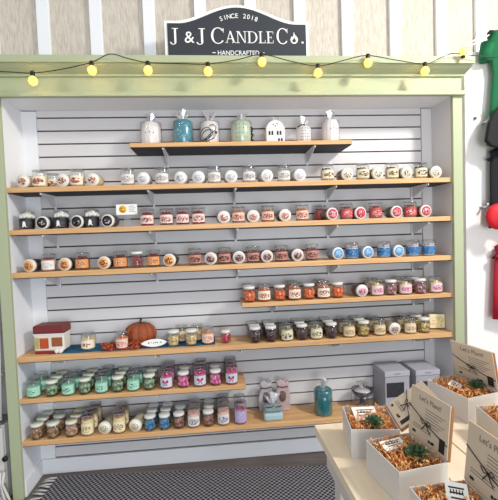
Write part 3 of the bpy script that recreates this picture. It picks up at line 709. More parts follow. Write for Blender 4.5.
MB().lathe([(.044, 0), (.050, .004), (.052, .06), (.052, .135), (.046, .145)], 10, smooth=False).build('warmer_body', mat('deep_teal', rgb(30, 110, 116), .2, var=.5, scale=45), t)
bag(t, .052, .146, 31)
t = thing('wax_warmer', 'dark grey bowl warmer in cellophane, low behind the nearest gift box', 'wax warmer', (at(362.5, 400, .1).x, .10, Z8))
MB().lathe([(.042, 0), (.044, .006), (.018, .016), (.016, .055), (.03, .066), (.058, .094), (.064, .112), (.058, .112), (.045, .096)], 24).build('warmer_body', mat('dark_bronze', rgb(62, 58, 62), .35, var=.2), t)
MB().lathe([(.046, .100), (.044, .104)], 20).build('dish', m_ceram, t)
bag(t, .060, .118, 33)
for i, (u0_, u1_, lab) in enumerate(((385, 409.3, 'grey product carton with dark window, left of the pair on the lowest shelf'), (416, 439.5, 'grey product carton, right of the pair on the lowest shelf'))):
    pa = at(u0_, 372-1.2*i, .02); pb = at(u1_, 370.8-1.2*i, .02); hh = pa.z-Z8; w2 = (pb.x-pa.x)/2
    t = thing('product_carton', lab, 'carton', ((pa.x+pb.x)/2, .02, Z8), 0, 'grey cartons on the lowest shelf')
    MB().box((-w2, 0, 0), (w2, .165, hh*.86)).build('carton', mat('carton_grey', rgb(164, 162, 172), .6, var=.04), t, .002)
    MB().box((-w2-.002, -.002, hh*.87), (w2+.002, .167, hh)).build('carton_lid', mat('carton_lid_grey', rgb(176, 174, 184), .6, var=.03), t, .002)
    MB().box((-w2*.9, -.0015, hh*.36), (w2*.55, .0005, hh*.72)).build('window', mat('carton_window', rgb(52, 52, 58), .3, var=.6, scale=60), t, .001)
    MB().box((-w2*.25, -.0028, hh*.925), (w2*.25, -.0018, hh*.94)).build('printed_line', m_inkgrey, t)

# ------------------------------------------------------------------ sign above the unit
SX = (at(164.5, 40, .02).x+at(309, 40, .02).x)/2; SY = .02
t = thing('shop_sign', 'charcoal arched shop sign with white border and serif lettering on the crown', 'sign', (SX, SY, 2.262))
hw = (at(309, 20, .02).x-at(164.5, 20, .02).x)/2; zs = at(164.5, 20, .02).z-2.262; zp = at(238, 4.5, .02).z-2.262
def outline(inset):
    w = hw-inset; pts = [(-w, inset), (w, inset), (w, zs-inset*1.0)]
    sh_ = w-.065
    pts.append((sh_, zs-inset))
    for i in range(1, 24):
        q = i/24; x = sh_*(1-2*q); h = (1-math.cos(2*PI*q))/2
        pts.append((x, zs-inset+(zp-zs)*h**.85))
    pts += [(-sh_, zs-inset), (-w, zs-inset)]
    return pts
MB().prism(outline(0), .004, .022).build('border', m_tagwhite, t, .002)
MB().prism(outline(.016), -.001, .004).build('panel', m_sign, t)
Y_ = -.0025
def glyph(ch):
    """serif capitals in a unit-high box: list of polygons, advance width"""
    P = []; T = .13; H = .045
    def R(x0, z0, x1, z1): P.append([(x0, z0), (x1, z0), (x1, z1), (x0, z1)])
    def arc(cx, cz, rx, rz, a0, a1, tm, n=16):
        for i in range(n):
            q0 = a0+(a1-a0)*i/n; q1 = a0+(a1-a0)*(i+1)/n
            def pt(q, o):
                th = .045+(tm-.045)*abs(math.cos(q))
                return (cx+(rx-(th if o else 0))*math.cos(q), cz+(rz-(.05 if o else 0))*math.sin(q))
            P.append([pt(q0, 0), pt(q1, 0), pt(q1, 1), pt(q0, 1)])
    if ch == 'J':
        R(.24, .02, .24+T, 1); R(.10, 1-H, .50, 1); arc(.16, .06, .21, .20, -PI*.95, 0, .10); w = .55
    elif ch == 'C':
        arc(.46, .5, .46, .52, PI*.22, PI*1.78, .15, 26); R(.79, .70, .83, .98); w = .92
    elif ch == 'A':
        P.append([(.05, 0), (.10, 0), (.42, 1), (.36, 1)]); P.append([(.62, 0), (.77, 0), (.44, 1.02), (.35, 1.02)]); R(.20, .33, .62, .38)
        R(-.02, 0, .20, H); R(.52, 0, .86, H); w = .86
    elif ch == 'N':
        R(.10, 0, .155, 1); R(.72, 0, .775, 1); P.append([(.10, 1), (.25, 1), (.775, 0), (.70, 0)]); R(0, 1-H, .24, 1); R(0, 0, .26, H); R(.62, 1-H, .88, 1); w = .92
    elif ch == 'D':
        R(.10, 0, .10+T, 1); R(0, 0, .4, H); R(0, 1-H, .4, 1); arc(.36, .5, .50, .5, -PI/2, PI/2, .14, 16); w = .92
    elif ch == 'L':
        R(.10, 0, .10+T, 1); R(0, 0, .62, H); R(0, 1-H, .34, 1); R(.58, 0, .62, .26); w = .68
    elif ch == 'E':
        R(.10, 0, .10+T, 1); R(0, 0, .64, H); R(0, 1-H, .62, 1); R(.2, .48, .46, .53); R(.60, 0, .64, .24); R(.58, .78, .62, 1); R(.44, .40, .47, .61); w = .70
    elif ch == '.':
        R(.05, 0, .2, .15); w = .2
    elif ch == 'f':   # flame with hollow drop in place of the O
        out = [(.34, 1.15), (.44, .86), (.62, .66), (.72, .42), (.66, .16), (.50, 0), (.28, -.02), (.10, .12), (.02, .36), (.10, .60), (.20, .74), (.24, .56), (.32, .80)]
        inn = [(.38, .60), (.46, .46), (.54, .32), (.50, .18), (.42, .10), (.30, .09), (.22, .16), (.18, .28), (.22, .40), (.27, .46), (.28, .38), (.33, .52)]
        inn.append((.36, .60))
        for i in range(13):
            j = (i+1) % 13; P.append([out[i], out[j], inn[j], inn[i]])
        w = .78
    return P, w
mb = MB()
def sgn(ch, px0, px1, y0, y1):
    A = at((px0+px1)/2, (y0+y1)/2, SY); xa = at(px0, (y0+y1)/2, SY).x-SX; xb = at(px1, (y0+y1)/2, SY).x-SX
    zb = at(238, y1, SY).z-2.262; zt = at(238, y0, SY).z-2.262
    P, w = glyph(ch); mb = MB()
    for k, q in enumerate(P):
        mb.prism([(xa+(xb-xa)*x/w, zb+(zt-zb)*z) for x, z in q], Y_-.0004*(k % 3), -.0005)
    mb.build('flame_emblem' if ch == 'f' else 'full_stop' if ch == '.' else 'letter', m_tagwhite, t)
for ch, a0, a1, y0, y1 in (('J', 170.5, 179, 29, 43.2), ('J', 197, 206, 29, 43.2), ('C', 211, 225, 28.2, 43.8), ('A', 225.5, 236, 31.5, 43.2), ('N', 236.3, 247, 31.5, 43.2), ('D', 247.5, 258, 31.5, 43.2),
        ('L', 258.6, 266, 31.5, 43.2), ('E', 266.5, 274, 31.5, 43.2), ('C', 276.5, 288.5, 28.2, 43.8), ('.', 300.8, 303.2, 31, 43.2)):
    sgn(ch, a0, a1, y0, y1)
sgn('f', 290, 298.5, 33, 43.4)
zbl = at(238, 43.2, SY).z-2.262; mm = MB()
vs, fs = text_mesh('&', .086, 1, .001); mm.add(vs, fs, False, Matrix.Translation((at(189.5, 43, SY).x-SX, -.0015, zbl)) @ FACE)
mm.build('ampersand', m_tagwhite, t); mm = MB()
vs, fs = text_mesh('HANDCRAFTED', .034, 1.0, .001)
zh = at(238, 55.2, SY).z-2.262
mm.add([(v.x*.92, v.y, v.z) for v in vs], fs, False, Matrix.Translation((at(238.5, 52, SY).x-SX, -.0015, zh)) @ FACE)
for s in (-1, 1): mm.box((at(238.5, 52, SY).x-SX+s*.131-.009, -.0025, zh+.010), (at(238.5, 52, SY).x-SX+s*.131+.009, -.0005, zh+.014))
mm.build('handcrafted_lettering', m_tagwhite, t); mm = MB()
txt = 'SINCE 2018'; xc_ = at(238.5, 16, SY).x-SX; zc_ = at(238.5, 17, SY).z-2.262
for i, ch in enumerate(txt):
    if ch == ' ': continue
    vs, fs = text_mesh(ch, .034, 1, .001); q = (i-4.5)*.0205; rr = .26
    a_ = q/rr
    mtx = Matrix.Translation((xc_+rr*math.sin(a_), -.0015, zc_-rr*(1-math.cos(a_))-.006)) @ Matrix.Rotation(a_, 4, 'Y') @ FACE
    MB().add(vs, fs, False, mtx).build('small_letter', m_tagwhite, t)

# ------------------------------------------------------------------ string lights
YL = -.125
t = thing('string_lights', 'black cord of warm glowing globe bulbs draped along the green crown', 'string lights', (1.2, YL, 2.25))
org = Vector((1.2, YL, 2.25))
wp = [(-14, 71), (10, 72), (33, 73), (60, 69.5), (91, 62.5), (110, 54), (128, 58.5), (148, 62.5), (178, 63.5), (207, 64), (236, 60), (262, 54.5), (290, 61), (318, 66), (345, 60), (367, 55.5), (396, 60), (425, 64), (440, 58), (452, 53.5), (468, 55), (484, 56.5), (500, 58)]
P = [at(u, v, YL)-org for u, v in wp]
def cat(P, n=5):
    out = []
    for i in range(len(P)-1):
        a, b, c, d = P[max(i-1, 0)], P[i], P[i+1], P[min(i+2, len(P)-1)]
        for k in range(n):
            s = k/n; out.append(.5*((2*b)+(c-a)*s+(2*a-5*b+4*c-d)*s*s+(3*b-3*c+d-a)*s**3))
    return out+[P[-1]]
MB().tube(cat(P), .0022, 6).build('cord', m_black, t)
m_bulb, nt, b = base('warm_bulb'); b.inputs['Base Color'].default_value = rgb(255, 214, 110); b.inputs['Emission Color'].default_value = (1.0, .62, .16, 1); b.inputs['Emission Strength'].default_value = 1.05
tcn = nt.nodes.new('ShaderNodeTexCoord'); non = nt.nodes.new('ShaderNodeTexNoise'); non.inputs['Scale'].default_value = 60
nt.links.new(tcn.outputs['Object'], non.inputs[0]); nt.links.new(non.outputs[0], b.inputs['Roughness'])
bulbs = [(33, 81), (92, 70.5), (148, 70.5), (208, 71.5), (262, 62), (318, 73), (368, 63), (425, 71), (463, 51.5)]
socks = [(33, 73.5), (91, 63), (148, 63), (207, 64.5), (262, 55), (318, 66), (367, 56), (424, 64), (462, 56)]
gp = [(.004, -.0235)]+[(.0215*math.cos(q), .0225*math.sin(q)) for q in [-PI/2+.3+(PI-.75)*i/9 for i in range(10)]]+[(.009, .026)]
for (u, v), (u2, v2) in zip(bulbs, socks):
    c = at(u, v, YL)-org; top = u2 < 460
    g = MB().lathe(gp if top else [(r, -z) for r, z in gp], 18).build('bulb', m_bulb, t); g.location = c
    s = MB().lathe([(.010, .022), (.011, .025), (.011, .042), (.006, .046)] if top else [(.010, -.022), (.011, -.03), (.008, -.034)], 12).build('socket', m_black, t); s.location = c
    ld = bpy.data.lights.new('bulb_glow', 'POINT'); ld.energy = 1.3; ld.color = (1, .62, .2); ld.shadow_soft_size = .024
    lo = bpy.data.objects.new('bulb_glow', ld); C.objects.link(lo); lo.location = org+c+Vector((0, .0, 0))

# ------------------------------------------------------------------ rug
m_rug, nt, b = base('black_white_weave'); N = nt.nodes; L = nt.links
tc = N.new('ShaderNodeTexCoord'); ck = N.new('ShaderNodeTexChecker'); ck.inputs['Scale'].default_value = 75; ck.inputs['Color1'].default_value = rgb(40, 38, 44); ck.inputs['Color2'].default_value = rgb(176, 172, 178)
no = N.new('ShaderNodeTexNoise'); no.inputs['Scale'].default_value = 90; no.inputs['Detail'].default_value = 2
mx = N.new('ShaderNodeMix'); mx.data_type = 'RGBA'; mx.blend_type = 'MULTIPLY'; mx.inputs[0].default_value = .8
L.new(tc.outputs['Object'], ck.inputs[0]); L.new(tc.outputs['Object'], no.inputs['Vector']); L.new(ck.outputs[0], mx.inputs[6]); L.new(no.outputs['Fac'], mx.inputs[7])
L.new(mx.outputs[2], b.inputs[0]); b.inputs['Roughness'].default_value = .95
t = thing('rug', 'black and white woven rug with fringed end on the floor before the shelves', 'rug', (.105, .150, 0), -.075)
MB().box((0, -1.3, .001), (1.75, 0, .010)).build('rug_field', m_rug, t, .003)
fm = MB()
for i in range(46):
    y = -.012-.028*i; d = random.uniform(-.012, .012)
    fm.tube([(.004, y, .007), (-.030, y+d, .010), (-.062, y+d*2+random.uniform(-.006, .006), .006)], [.0045, .006, .0035], 6)
fm.build('fringe', mat('fringe_yarn', rgb(190, 186, 184), .9, var=.3, scale=80), t)

# ------------------------------------------------------------------ table with gift boxes
t = thing('display_table', 'pale wood display table in the right foreground carrying the gift boxes', 'table', (1.346, -.920, 0), .02)
MB().box((0, -1.15, .722), (.350, 0, .75)).build('tabletop_board', m_table, t, .002)
MB().box((.354, -1.15, .722), (1.15, 0, .75)).build('tabletop_board', m_table, t, .002)
MB().box((.028, -1.12, .63), (.044, -.03, .7215)).build('apron', m_boxwhite, t, .002)
MB().box((.044, -.046, .63), (1.12, -.03, .7215)).build('apron', m_boxwhite, t, .002)
for x, y in ((.045, -.10), (1.06, -.10), (.045, -1.11), (1.06, -1.11)): MB().box((x, y, .0115 if x < .5 else 0), (x+.05, y+.05, .7215)).build('leg', m_boxwhite, t, .002)
TZ = .7502
m_crinkle = chunk_mat('orange_crinkle', rgb(204, 116, 44), rgb(244, 196, 130))
BOXW = .125
def giftbox(i, BL, ang, dep, wid, lid_ang, lab, hgt=.08, card_lab=''):
    """box standing on the table; local x right, local y back->front negative"""
    t = thing('gift_box', lab, 'gift box', (BL[0], BL[1], TZ), ang, 'open succulent gift boxes on the table')
    th = .0022
    MB().box((0, -dep, 0), (wid, 0, th)).build('box_bottom', m_boxwhite, t)
    MB().box((0, -dep, th), (th, 0, hgt)).build('box_side', m_boxwhite, t)
    MB().box((wid-th, -dep, th), (wid, 0, hgt)).build('box_side', m_boxwhite, t)
    MB().box((th, -dep, th), (wid-th, -dep+th, hgt)).build('box_side', m_boxwhite, t)
    MB().box((th, -th, th), (wid-th, 0, hgt)).build('box_side', m_boxwhite, t)
    # lid: hinged on the right side, folded up. local frame: X along hinge (back->front), Y up the lid, Z out of printed face
    ca, sa = math.cos(lid_ang), math.sin(lid_ang)
    up = Vector((ca, 0, sa)); al = Vector((0, -1, 0)); nrm = al.cross(up)
    A = XM(al, up, nrm, Vector((wid-.001, 0, hgt)))
    LH = wid+.001
    lid = MB().box((0, 0, -.009), (dep, LH, -.001), A).build('lid', m_kraft, t, .001); lid['label'] = 'brown kraft lid folded up'
    MB().box((.001, .004, -.001), (dep-.001, LH+.003, .0015), A).build('printed_card', m_card, lid)
    Z = .0017
    s = dep/.137
    tm = MB(); vs, fs = text_mesh("Let's Plant!", .0175*s, 1, .0003)
    tm.add(vs, fs, False, A @ Matrix.Translation((dep*.52, LH*.82, Z)))
    tm.build('card_title', m_inkgrey, lid)
    lm = MB()
    for j in range(6): lm.box((dep*.42, LH*(.70-.055*j), Z-.0002), (dep*(.90-.07*(j % 3)), LH*(.711-.055*j), Z+.0003), A)
    for j in range(2): lm.box((dep*.12, LH*(.30-.05*j), Z-.0002), (dep*.60, LH*(.312-.05*j), Z+.0003), A)
    lm.build('card_text_lines', m_inkgrey, lid)
    pk = MB(); pk.box((dep*.80, LH*.09, Z-.0002), (dep*.93, LH*.34, Z+.0004), A); pk.build('card_photo', m_ink, lid); pm = MB()
    for j, (x, y) in enumerate(((.14, .15), (.18, .15), (.56, .13), (.62, .13), (.66, .14))): pm.lathe([(.0036, 0), (.0036, .0006)], 10, A @ Matrix.Translation((dep*x, LH*y, Z-.0002)))
    pm.build('card_emblems', m_ink, lid)
    bw = MB()
    def a3(x, y, z): return A @ Vector((x, y, z))
    bw.tube([a3(.001, LH*.62, .003), a3(dep*.3, LH*.50, .0035), a3(dep*.5, LH*.42, .004), a3(dep*.8, LH*.33, .0035), a3(dep-.001, LH*.28, .003)], .0011, 5)
    c = (dep*.48, LH*.43)
    for sgn_ in (-1, 1):
        bw.tube([a3(c[0], c[1], .005), a3(c[0]+sgn_*.010, c[1]+.010, .008), a3(c[0]+sgn_*.018, c[1]+.006, .007), a3(c[0]+sgn_*.010, c[1]-.002, .006), a3(c[0], c[1], .005)], .0011, 5)
        bw.tube([a3(c[0], c[1], .005), a3(c[0]+sgn_*.008, c[1]-.010, .005), a3(c[0]+sgn_*.014, c[1]-.018, .004)], .0011, 5)
    bw.build('twine_bow', m_black, lid)
    # paper crinkle
    mtx = Matrix.Translation((BL[0], BL[1], TZ)) @ Matrix.Rotation(ang, 4, 'Z')
    cr = MB(); rn = random.Random(50+i)
    cr.box((.004, -dep+.004, .006), (wid-.004, -.004, hgt-.030), mtx)
    for k in range(620):
        x = rn.uniform(.008, wid-.008); y = rn.uniform(-dep+.008, -.008); z = hgt-.024+rn.uniform(-.006, .032)
        a_ = rn.uniform(0, PI*2); el = rn.uniform(-.5, .7); L_ = rn.uniform(.010, .026); w_ = .0013
        d = Vector((math.cos(a_)*math.cos(el), math.sin(a_)*math.cos(el), math.sin(el))); sd = Vector((-math.sin(a_), math.cos(a_), 0)); upv = d.cross(sd)
        vv = []; nseg = 5
        for q in range(nseg+1):
            p = Vector((x, y, z))+d*(L_*(q/nseg-.5))+upv*(.0022 if q % 2 else -.0022)
            p.x = min(max(p.x, .0045), wid-.0045); p.y = min(max(p.y, -dep+.0045), -.0045)
            vv += [p-sd*w_, p+sd*w_]
        for v in vv: v.x = min(max(v.x, .004), wid-.004); v.y = min(max(v.y, -dep+.004), -.004)
        cr.add(vv, [(2*q, 2*q+1, 2*q+3, 2*q+2) for q in range(nseg)], False, mtx)
    o = cr.build('crinkle_paper', m_crinkle); tag(o, 'orange crinkle-cut paper filling the ' + card_lab, 'packing paper', None, 'stuff')
    return t, mtx
m_succ = mat('succulent_green', rgb(72, 104, 72), .5, var=.35, scale=60)
def succulent(mtx, x, y, z, r, lab, seed):
    p = mtx @ Vector((x, y, z))
    t = thing('succulent', lab, 'succulent', p, seed*.7, 'succulents in the gift boxes')
    rn = random.Random(seed); mb = MB()
    for ring, (n, rr, el, L_) in enumerate(((9, .0, .18, 1.0), (8, .0, .5, .86), (6, .0, .85, .66), (4, .0, 1.2, .45))):
        for k in range(n):
            a_ = 2*PI*k/n+ring*.35+rn.uniform(-.08, .08); d = Vector((math.cos(a_)*math.cos(el), math.sin(a_)*math.cos(el), math.sin(el))); sd = Vector((-math.sin(a_), math.cos(a_), 0)); u_ = d.cross(sd)*-1
            L2 = r*L_; w_ = r*.26
            base_ = Vector((0, 0, .004+.002*ring))
            prof_ = ((0, .35, 0), (.35, .9, .0), (.7, 1, .04), (.9, .5, .09), (1.0, .04, .12))
            vv = []
            for q, ww, lift in prof_:
                c_ = base_+d*(L2*q)+Vector((0, 0, lift*r)); th = .0022*(1-q*.7)
                vv += [c_-sd*w_*ww, c_+Vector((0, 0, th)), c_+sd*w_*ww, c_-Vector((0, 0, th*1.4))]
            fs = []
            for q in range(4):
                for e in range(4): fs.append((q*4+e, q*4+(e+1) % 4, q*4+4+(e+1) % 4, q*4+4+e))
            fs.append((16, 17, 18, 19)); fs.append((3, 2, 1, 0))
            mb.add(vv, fs, True)
    mb.build('leaves', m_succ, t)
    MB().lathe([(r*.24, -.006), (r*.28, 0), (r*.22, .005)], 12).build('pot', mat('pot_brown', rgb(90, 60, 44), .8), t)
def tagcard(mtx, x, y, z, w, d, rz, tilt, lab):
    A = mtx @ Matrix.Translation((x, y, z)) @ Matrix.Rotation(rz, 4, 'Z') @ Matrix.Rotation(tilt, 4, 'X')
    t = thing('care_card', lab, 'card', A.translation, 0, 'white cards lying in the gift boxes'); t.rotation_euler = A.to_euler()
    MB().box((-w/2, -d/2, 0), (w/2, d/2, .0012)).build('card', m_tagwhite, t)
    m = MB()
    for j in range(3):
        m.box((-w*.36+j*w*.03, d*(.24-.2*j), .0012), (w*(.34-.12*(j % 2)), d*(.30-.2*j), .0016))
    for j in range(5): m.box((-w*.3+j*w*.13, d*.02, .0012), (-w*.3+j*w*.13+w*.05, d*.2, .0017))
    m.build('printed_script', m_ink, t)
# name, BL world, rotation, depth, width, lid angle
def ang_of(BL, FL): return math.atan2(FL[0]-BL[0], -(FL[1]-BL[1]))
b1 = ((1.420, -.975), (1.397, -1.114)); b2 = ((1.416, -1.168), (1.436, -1.302)); b5 = ((1.434, -1.350), (1.440, -1.487)); b3 = ((1.772, -.828), (1.809, -.988)); b4 = ((1.802, -1.036), (1.784, -1.172))
specs = [(b1, .139, .127, math.radians(36), 'open white gift box at the table corner, its lid slumped to the right', 'box at the table corner'),
         (b2, .136, .123, math.radians(84), 'middle open white gift box, lid upright behind its succulent', 'middle box'),
         (b3, .165, .127, math.radians(101), 'rear right open white gift box, farthest along the table', 'rear right box'),
         (b4, .137, .125, math.radians(84), 'open white gift box cut off by the right edge', 'box at the right edge'),
         (b5, .137, .123, math.radians(84), 'nearest open white gift box cut off by the bottom edge', 'nearest box')]
MT = []
for i, ((BL, FL), dep, wid, la, lab, cl) in enumerate(specs):
    t, mtx = giftbox(i, BL, ang_of(BL, FL), dep, wid, la, lab, card_lab=cl); MT.append(mtx)
succulent(MT[0], .068, -.108, .075, .030, 'dark green rosette succulent in the box at the table corner', 1)
tagcard(MT[0], .055, -.055, .083, .066, .050, .10, .30, 'white printed card in the box at the table corner')
succulent(MT[1], .078, -.092, .076, .030, 'green rosette succulent in the middle gift box', 2)
tagcard(MT[1], .050, -.040, .083, .062, .030, .10, .25, 'white printed card in the middle gift box')
succulent(MT[2], .098, -.110, .076, .030, 'green rosette succulent in the rear right gift box', 3)
tagcard(MT[2], .045, -.075, .083, .045, .036, .5, .25, 'small white printed card in the rear right gift box')
tagcard(MT[4], .072, -.048, .086, .040, .060, -.5, .25, 'white printed card tilted in the nearest gift box')

# ------------------------------------------------------------------ clothes and hooks at the right
def loft(mb, secs, n=20, ph=0, fold=.10, k=7):
    vs = []; fs = []
    for (cx, cy, z, rx, ry) in secs:
        for i in range(n):
            a_ = 2*PI*i/n; f = 1+fold*math.sin(k*a_+ph+z*6)
            vs.append((cx+rx*math.cos(a_), cy+ry*math.sin(a_)*f, z))
    for j in range(len(secs)-1):
        for i in range(n): fs.append((j*n+i, j*n+(i+1) % n, (j+1)*n+(i+1) % n, (j+1)*n+i))
    fs.append(tuple(range(n))); fs.append(tuple((len(secs)-1)*n+i for i in range(n)))
    mb.add(vs, fs, True)
def tee(zs, xl, cy, col, lab, secs, sleeve, nm):
    cx = xl+.25
    t = thing('t_shirt', lab, 't-shirt', (cx, cy, zs), 0)
    m_ = mat(nm, col, .85, var=.12, scale=14, bump=.3)
    mb = MB()
    loft(mb, [(0, 0, -dz, rx, ry) for dz, rx, ry in secs], 36)
    mb.build('shirt_body', m_, t)
    for s in (-1, 1):
        sm = MB(); sm.tube([(s*-(x-cx), 0, z-zs) if s > 0 else (x-cx, 0, z-zs) for x, z in sleeve[0]], sleeve[1], 14)
        sm.build('sleeve', m_, t)
tee(2.475, 2.625, .012, rgb(14, 100, 60), 'green t-shirt hanging high at the right edge', [(0, .15, .010), (.02, .205, .025), (.07, .225, .032), (.18, .222, .032), (.26, .212, .033), (.50, .235, .038), (.66, .255, .04)],
    ([(2.72, 2.43), (2.660, 2.425), (2.632, 2.38), (2.622, 2.33), (2.620, 2.285)], [.025, .036, .036, .034, .032]), 'green_jersey')
tee(1.80, 2.632, .012, rgb(22, 22, 26), 'black t-shirt hanging below the green one at the right edge', [(0, .20, .012), (.02, .235, .03), (.10, .24, .035), (.30, .242, .038), (.46, .252, .04)],
    ([(2.71, 1.79), (2.66, 1.77), (2.642, 1.73)], [.02, .022, .02]), 'black_jersey')
tee(1.27, 2.652, .012, rgb(176, 22, 44), 'red t-shirt hanging lowest at the right edge', [(0, .10, .012), (.02, .19, .03), (.10, .235, .035), (.30, .245, .038), (.46, .252, .04)],
    ([(2.74, 1.25), (2.69, 1.22), (2.672, 1.16)], [.02, .026, .024]), 'red_jersey')
q = [at(u, v, -.03) for u, v in ((499, 104), (492, 112), (486, 124), (483, 142), (488, 147), (499, 150))]
x0_ = q[2].x; z0_ = q[2].z
t = MB().prism([(p.x, p.z) for p in q]+[(q[0].x+.05, q[5].z), (q[0].x+.05, q[0].z)], -.062, -.034).build('black_cap', mat('black_felt', rgb(20, 20, 24), .8), None, .008)
tag(t, 'black pointed cloth cap hanging in front of the green shirt hem', 'cap')
t = thing('cap', 'bright red cap hanging on a hook beside the black shirt', 'cap', (2.632, -.065, 1.405), 0)
MB().ball((.0, 0, 0), .074, 16, 10, (1, .45, 1.0)).build('crown', mat('red_cap', rgb(206, 20, 34), .6, var=.1), t)
MB().ball((.035, -.02, -.055), .045, 12, 6, (1.1, .7, .2)).build('brim', mat('red_cap', rgb(206, 20, 34), .6), t)
for i, (u, v, lab) in enumerate(((485.5, 121.5, 'grey wall hook beside the black shirt sleeve'), (484.5, 206.5, 'grey wall hook above the red cap'), (478, 117, 'clear wall hook near the top right panel'))):
    p = at(u, v, .03)
    t = thing('wall_hook', lab, 'hook', (p.x, .06, p.z), 0, 'wall hooks')
    A = XM(Vector((1, 0, 0)), Vector((0, 0, 1)), Vector((0, -1, 0)), Vector((0, 0, 0)))
    MB().lathe([(.011, 0), (.011, .005)], 12, A).build('plate', m_metal if i < 2 else m_lidglass, t)
    MB().tube([(0, -.005, 0), (0, -.04, -.004), (0, -.055, .004), (0, -.058, .016)], .005, 8).build('peg', m_metal if i < 2 else m_lidglass, t)
# clear hanger of the green shirt
t = thing('clothes_hanger', 'clear plastic hanger slanting down to the left of the green shirt', 'hanger', (2.60, -.05, 2.45))
hp = [at(u, v, -.05)-Vector((2.60, -.05, 2.45)) for u, v in ((488, 31), (478, 38), (466, 45), (464, 47.5), (468, 47), (480, 41), (489, 35))]
MB().tube(hp, .004, 8).build('arm', mat('clear_plastic', rgb(236, 214, 204), .3), t)
hp = [at(u, v, -.05)-Vector((2.60, -.05, 2.45)) for u, v in ((474, 40), (475, 34), (479, 31), (481, 27), (478, 24.5), (474, 26))]
MB().tube(hp, .0025, 8).build('hook', mat('clear_plastic', rgb(236, 214, 204), .3), t)

# ------------------------------------------------------------------ sliver of things left of the unit
t = thing('storage_cabinet', 'pale grey cabinet with round black knob at the far left edge', 'cabinet', (-.34, .0, 0))
m_cab = mat('cabinet_grey', rgb(206, 204, 198), .5, var=.03)
MB().box((-.25, .0, 0), (.255, .19, .40)).build('body', m_cab, t, .003)
MB().box((-.24, -.016, .09), (.250, -.0005, .39)).build('door', m_cab, t, .003)
A = XM(Vector((1, 0, 0)), Vector((0, 0, 1)), Vector((0, -1, 0)), Vector((at(4.5, 459.5, -.03).x+.34, -.016, at(4.5, 459.5, -.03).z)))
MB().lathe([(.008, 0), (.014, .006), (.014, .014), (.008, .017)], 16, A).build('knob', m_black, t)
o = MB().box((-.60, -.03, .402), (-.095, .18, .414)).build('wire_tray'.replace('wire', 'wooden'), mat('grey_tray', rgb(120, 116, 116), .6), None, .003); tag(o, 'grey flat tray lying on top of the cabinet at the far left', 'tray')
o = MB().add([], []).tube([(-.16, -.02, .43), (-.13, -.02, .44), (-.11, -.015, .45), (-.12, .02, .47), (-.16, .04, .45), (-.20, .03, .44)], .016, 8).build('tea_towel', mat('white_linen', rgb(226, 222, 218), .9, var=.1)); tag(o, 'crumpled white linen towel on the grey tray at the far left', 'towel')
t = thing('folding_rack', 'white slanting display rack standing left of the green frame', 'rack', (-.2, -.02, 0))
q = at(2, 340, -.03)
MB().tube([(at(1, 240, -.03).x+.2-.03, 0, at(1, 240, -.03).z), (at(1.2, 420, -.03).x+.2-.012, 0, at(1, 420, -.03).z-.005)], .010, 4).build('leg', m_white, t)
MB().tube([(-.26, 0, at(1, 240, -.03).z), (at(1.2, 420, -.03).x+.2-.25, 0, at(1, 420, -.03).z-.005)], .010, 4).build('leg', m_white, t)
for z in (.66, .90, 1.12): MB().box((-.30, -.004, z), (.125, .13, z+.016)).build('tier', mat('rack_grey', rgb(176, 174, 170), .5), t, .002)
MB().box((-.30, .12, .415), (.13, .14, 1.27)).build('back_panel', mat('rack_back', rgb(150, 146, 142), .6), t)
o = MB().box((-.42, .0, 1.137), (-.112, .09, 1.36)).build('folded_garment', mat('navy_cloth', rgb(34, 34, 62), .9, var=.2), None, .02); tag(o, 'dark navy folded garment on the rack at the far left edge', 'garment')
o = MB()
for k_ in range(3):
    o.tube([(-.075-.02*k_, -.045, .17), (-.085-.01*k_, -.05, .11), (-.062-.02*k_, -.052, .05), (-.05-.02*k_, -.05, .01), (-.07-.02*k_, -.055, .008), (-.09-.02*k_, -.05, .06), (-.10-.02*k_, -.045, .16)], .0065, 6)
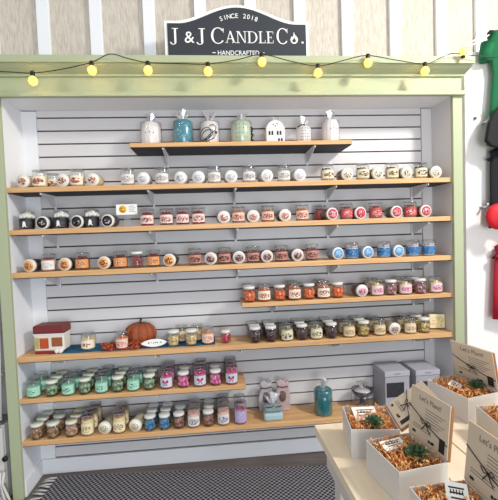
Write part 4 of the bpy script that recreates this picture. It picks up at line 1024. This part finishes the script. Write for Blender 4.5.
o = o.build('rope_handles', mat('white_rope', rgb(214, 208, 204), .9)); tag(o, 'loops of white rope hanging before the cabinet at the lower left', 'rope')
m_st, nt, b = base('blue_striped_cloth'); N = nt.nodes; L = nt.links; tc = N.new('ShaderNodeTexCoord'); wv = N.new('ShaderNodeTexWave'); wv.bands_direction = 'Z'; wv.inputs['Scale'].default_value = 12
cr = N.new('ShaderNodeValToRGB'); cr.color_ramp.interpolation = 'CONSTANT'; cr.color_ramp.elements[0].color = rgb(232, 230, 226); cr.color_ramp.elements[1].position = .6; cr.color_ramp.elements[1].color = rgb(40, 90, 130)
L.new(tc.outputs['Object'], wv.inputs[0]); L.new(wv.outputs[1], cr.inputs[0]); L.new(cr.outputs[0], b.inputs[0])
o = MB().box((-.30, -.10, 0), (-.085, -.065, .13)).build('tote_bag', m_st, None, .012); tag(o, 'white cloth bag with blue stripes on the floor at the lower left', 'bag')

# ------------------------------------------------------------------ light
w = bpy.data.worlds.new('world'); scn.world = w; w.use_nodes = True
bg = w.node_tree.nodes['Background']; bg.inputs[0].default_value = (.95, .97, 1.0, 1); bg.inputs[1].default_value = .76
ad = bpy.data.lights.new('window_light', 'AREA'); ad.energy = 74; ad.size = .35; ad.color = (1, .96, .90)
ao = bpy.data.objects.new('window_light', ad); C.objects.link(ao); ao.location = (3.35, -1.75, 3.05)
d = Vector((1.9, 0, 1.4))-ao.location; ao.rotation_euler = d.to_track_quat('-Z', 'Y').to_euler()
dd = bpy.data.lights.new('low_cool_fill', 'AREA'); dd.shape = 'RECTANGLE'; dd.size = 1.4; dd.size_y = 1.5; dd.energy = 70; dd.color = (.86, .93, 1)  # unseen cool area light, added to brighten the lower niche
do = bpy.data.objects.new('low_cool_fill', dd); C.objects.link(do); do.location = (1.9, -4.1, .85)
do.rotation_euler = (Vector((1.0, 0, .35))-do.location).to_track_quat('-Z', 'Y').to_euler()
vs_ = scn.view_settings; vs_.view_transform = 'Standard'; vs_.look = 'None'; vs_.gamma = 1; vs_.exposure = 0; vs_.use_curve_mapping = False
scn.cycles.transparent_max_bounces = 32
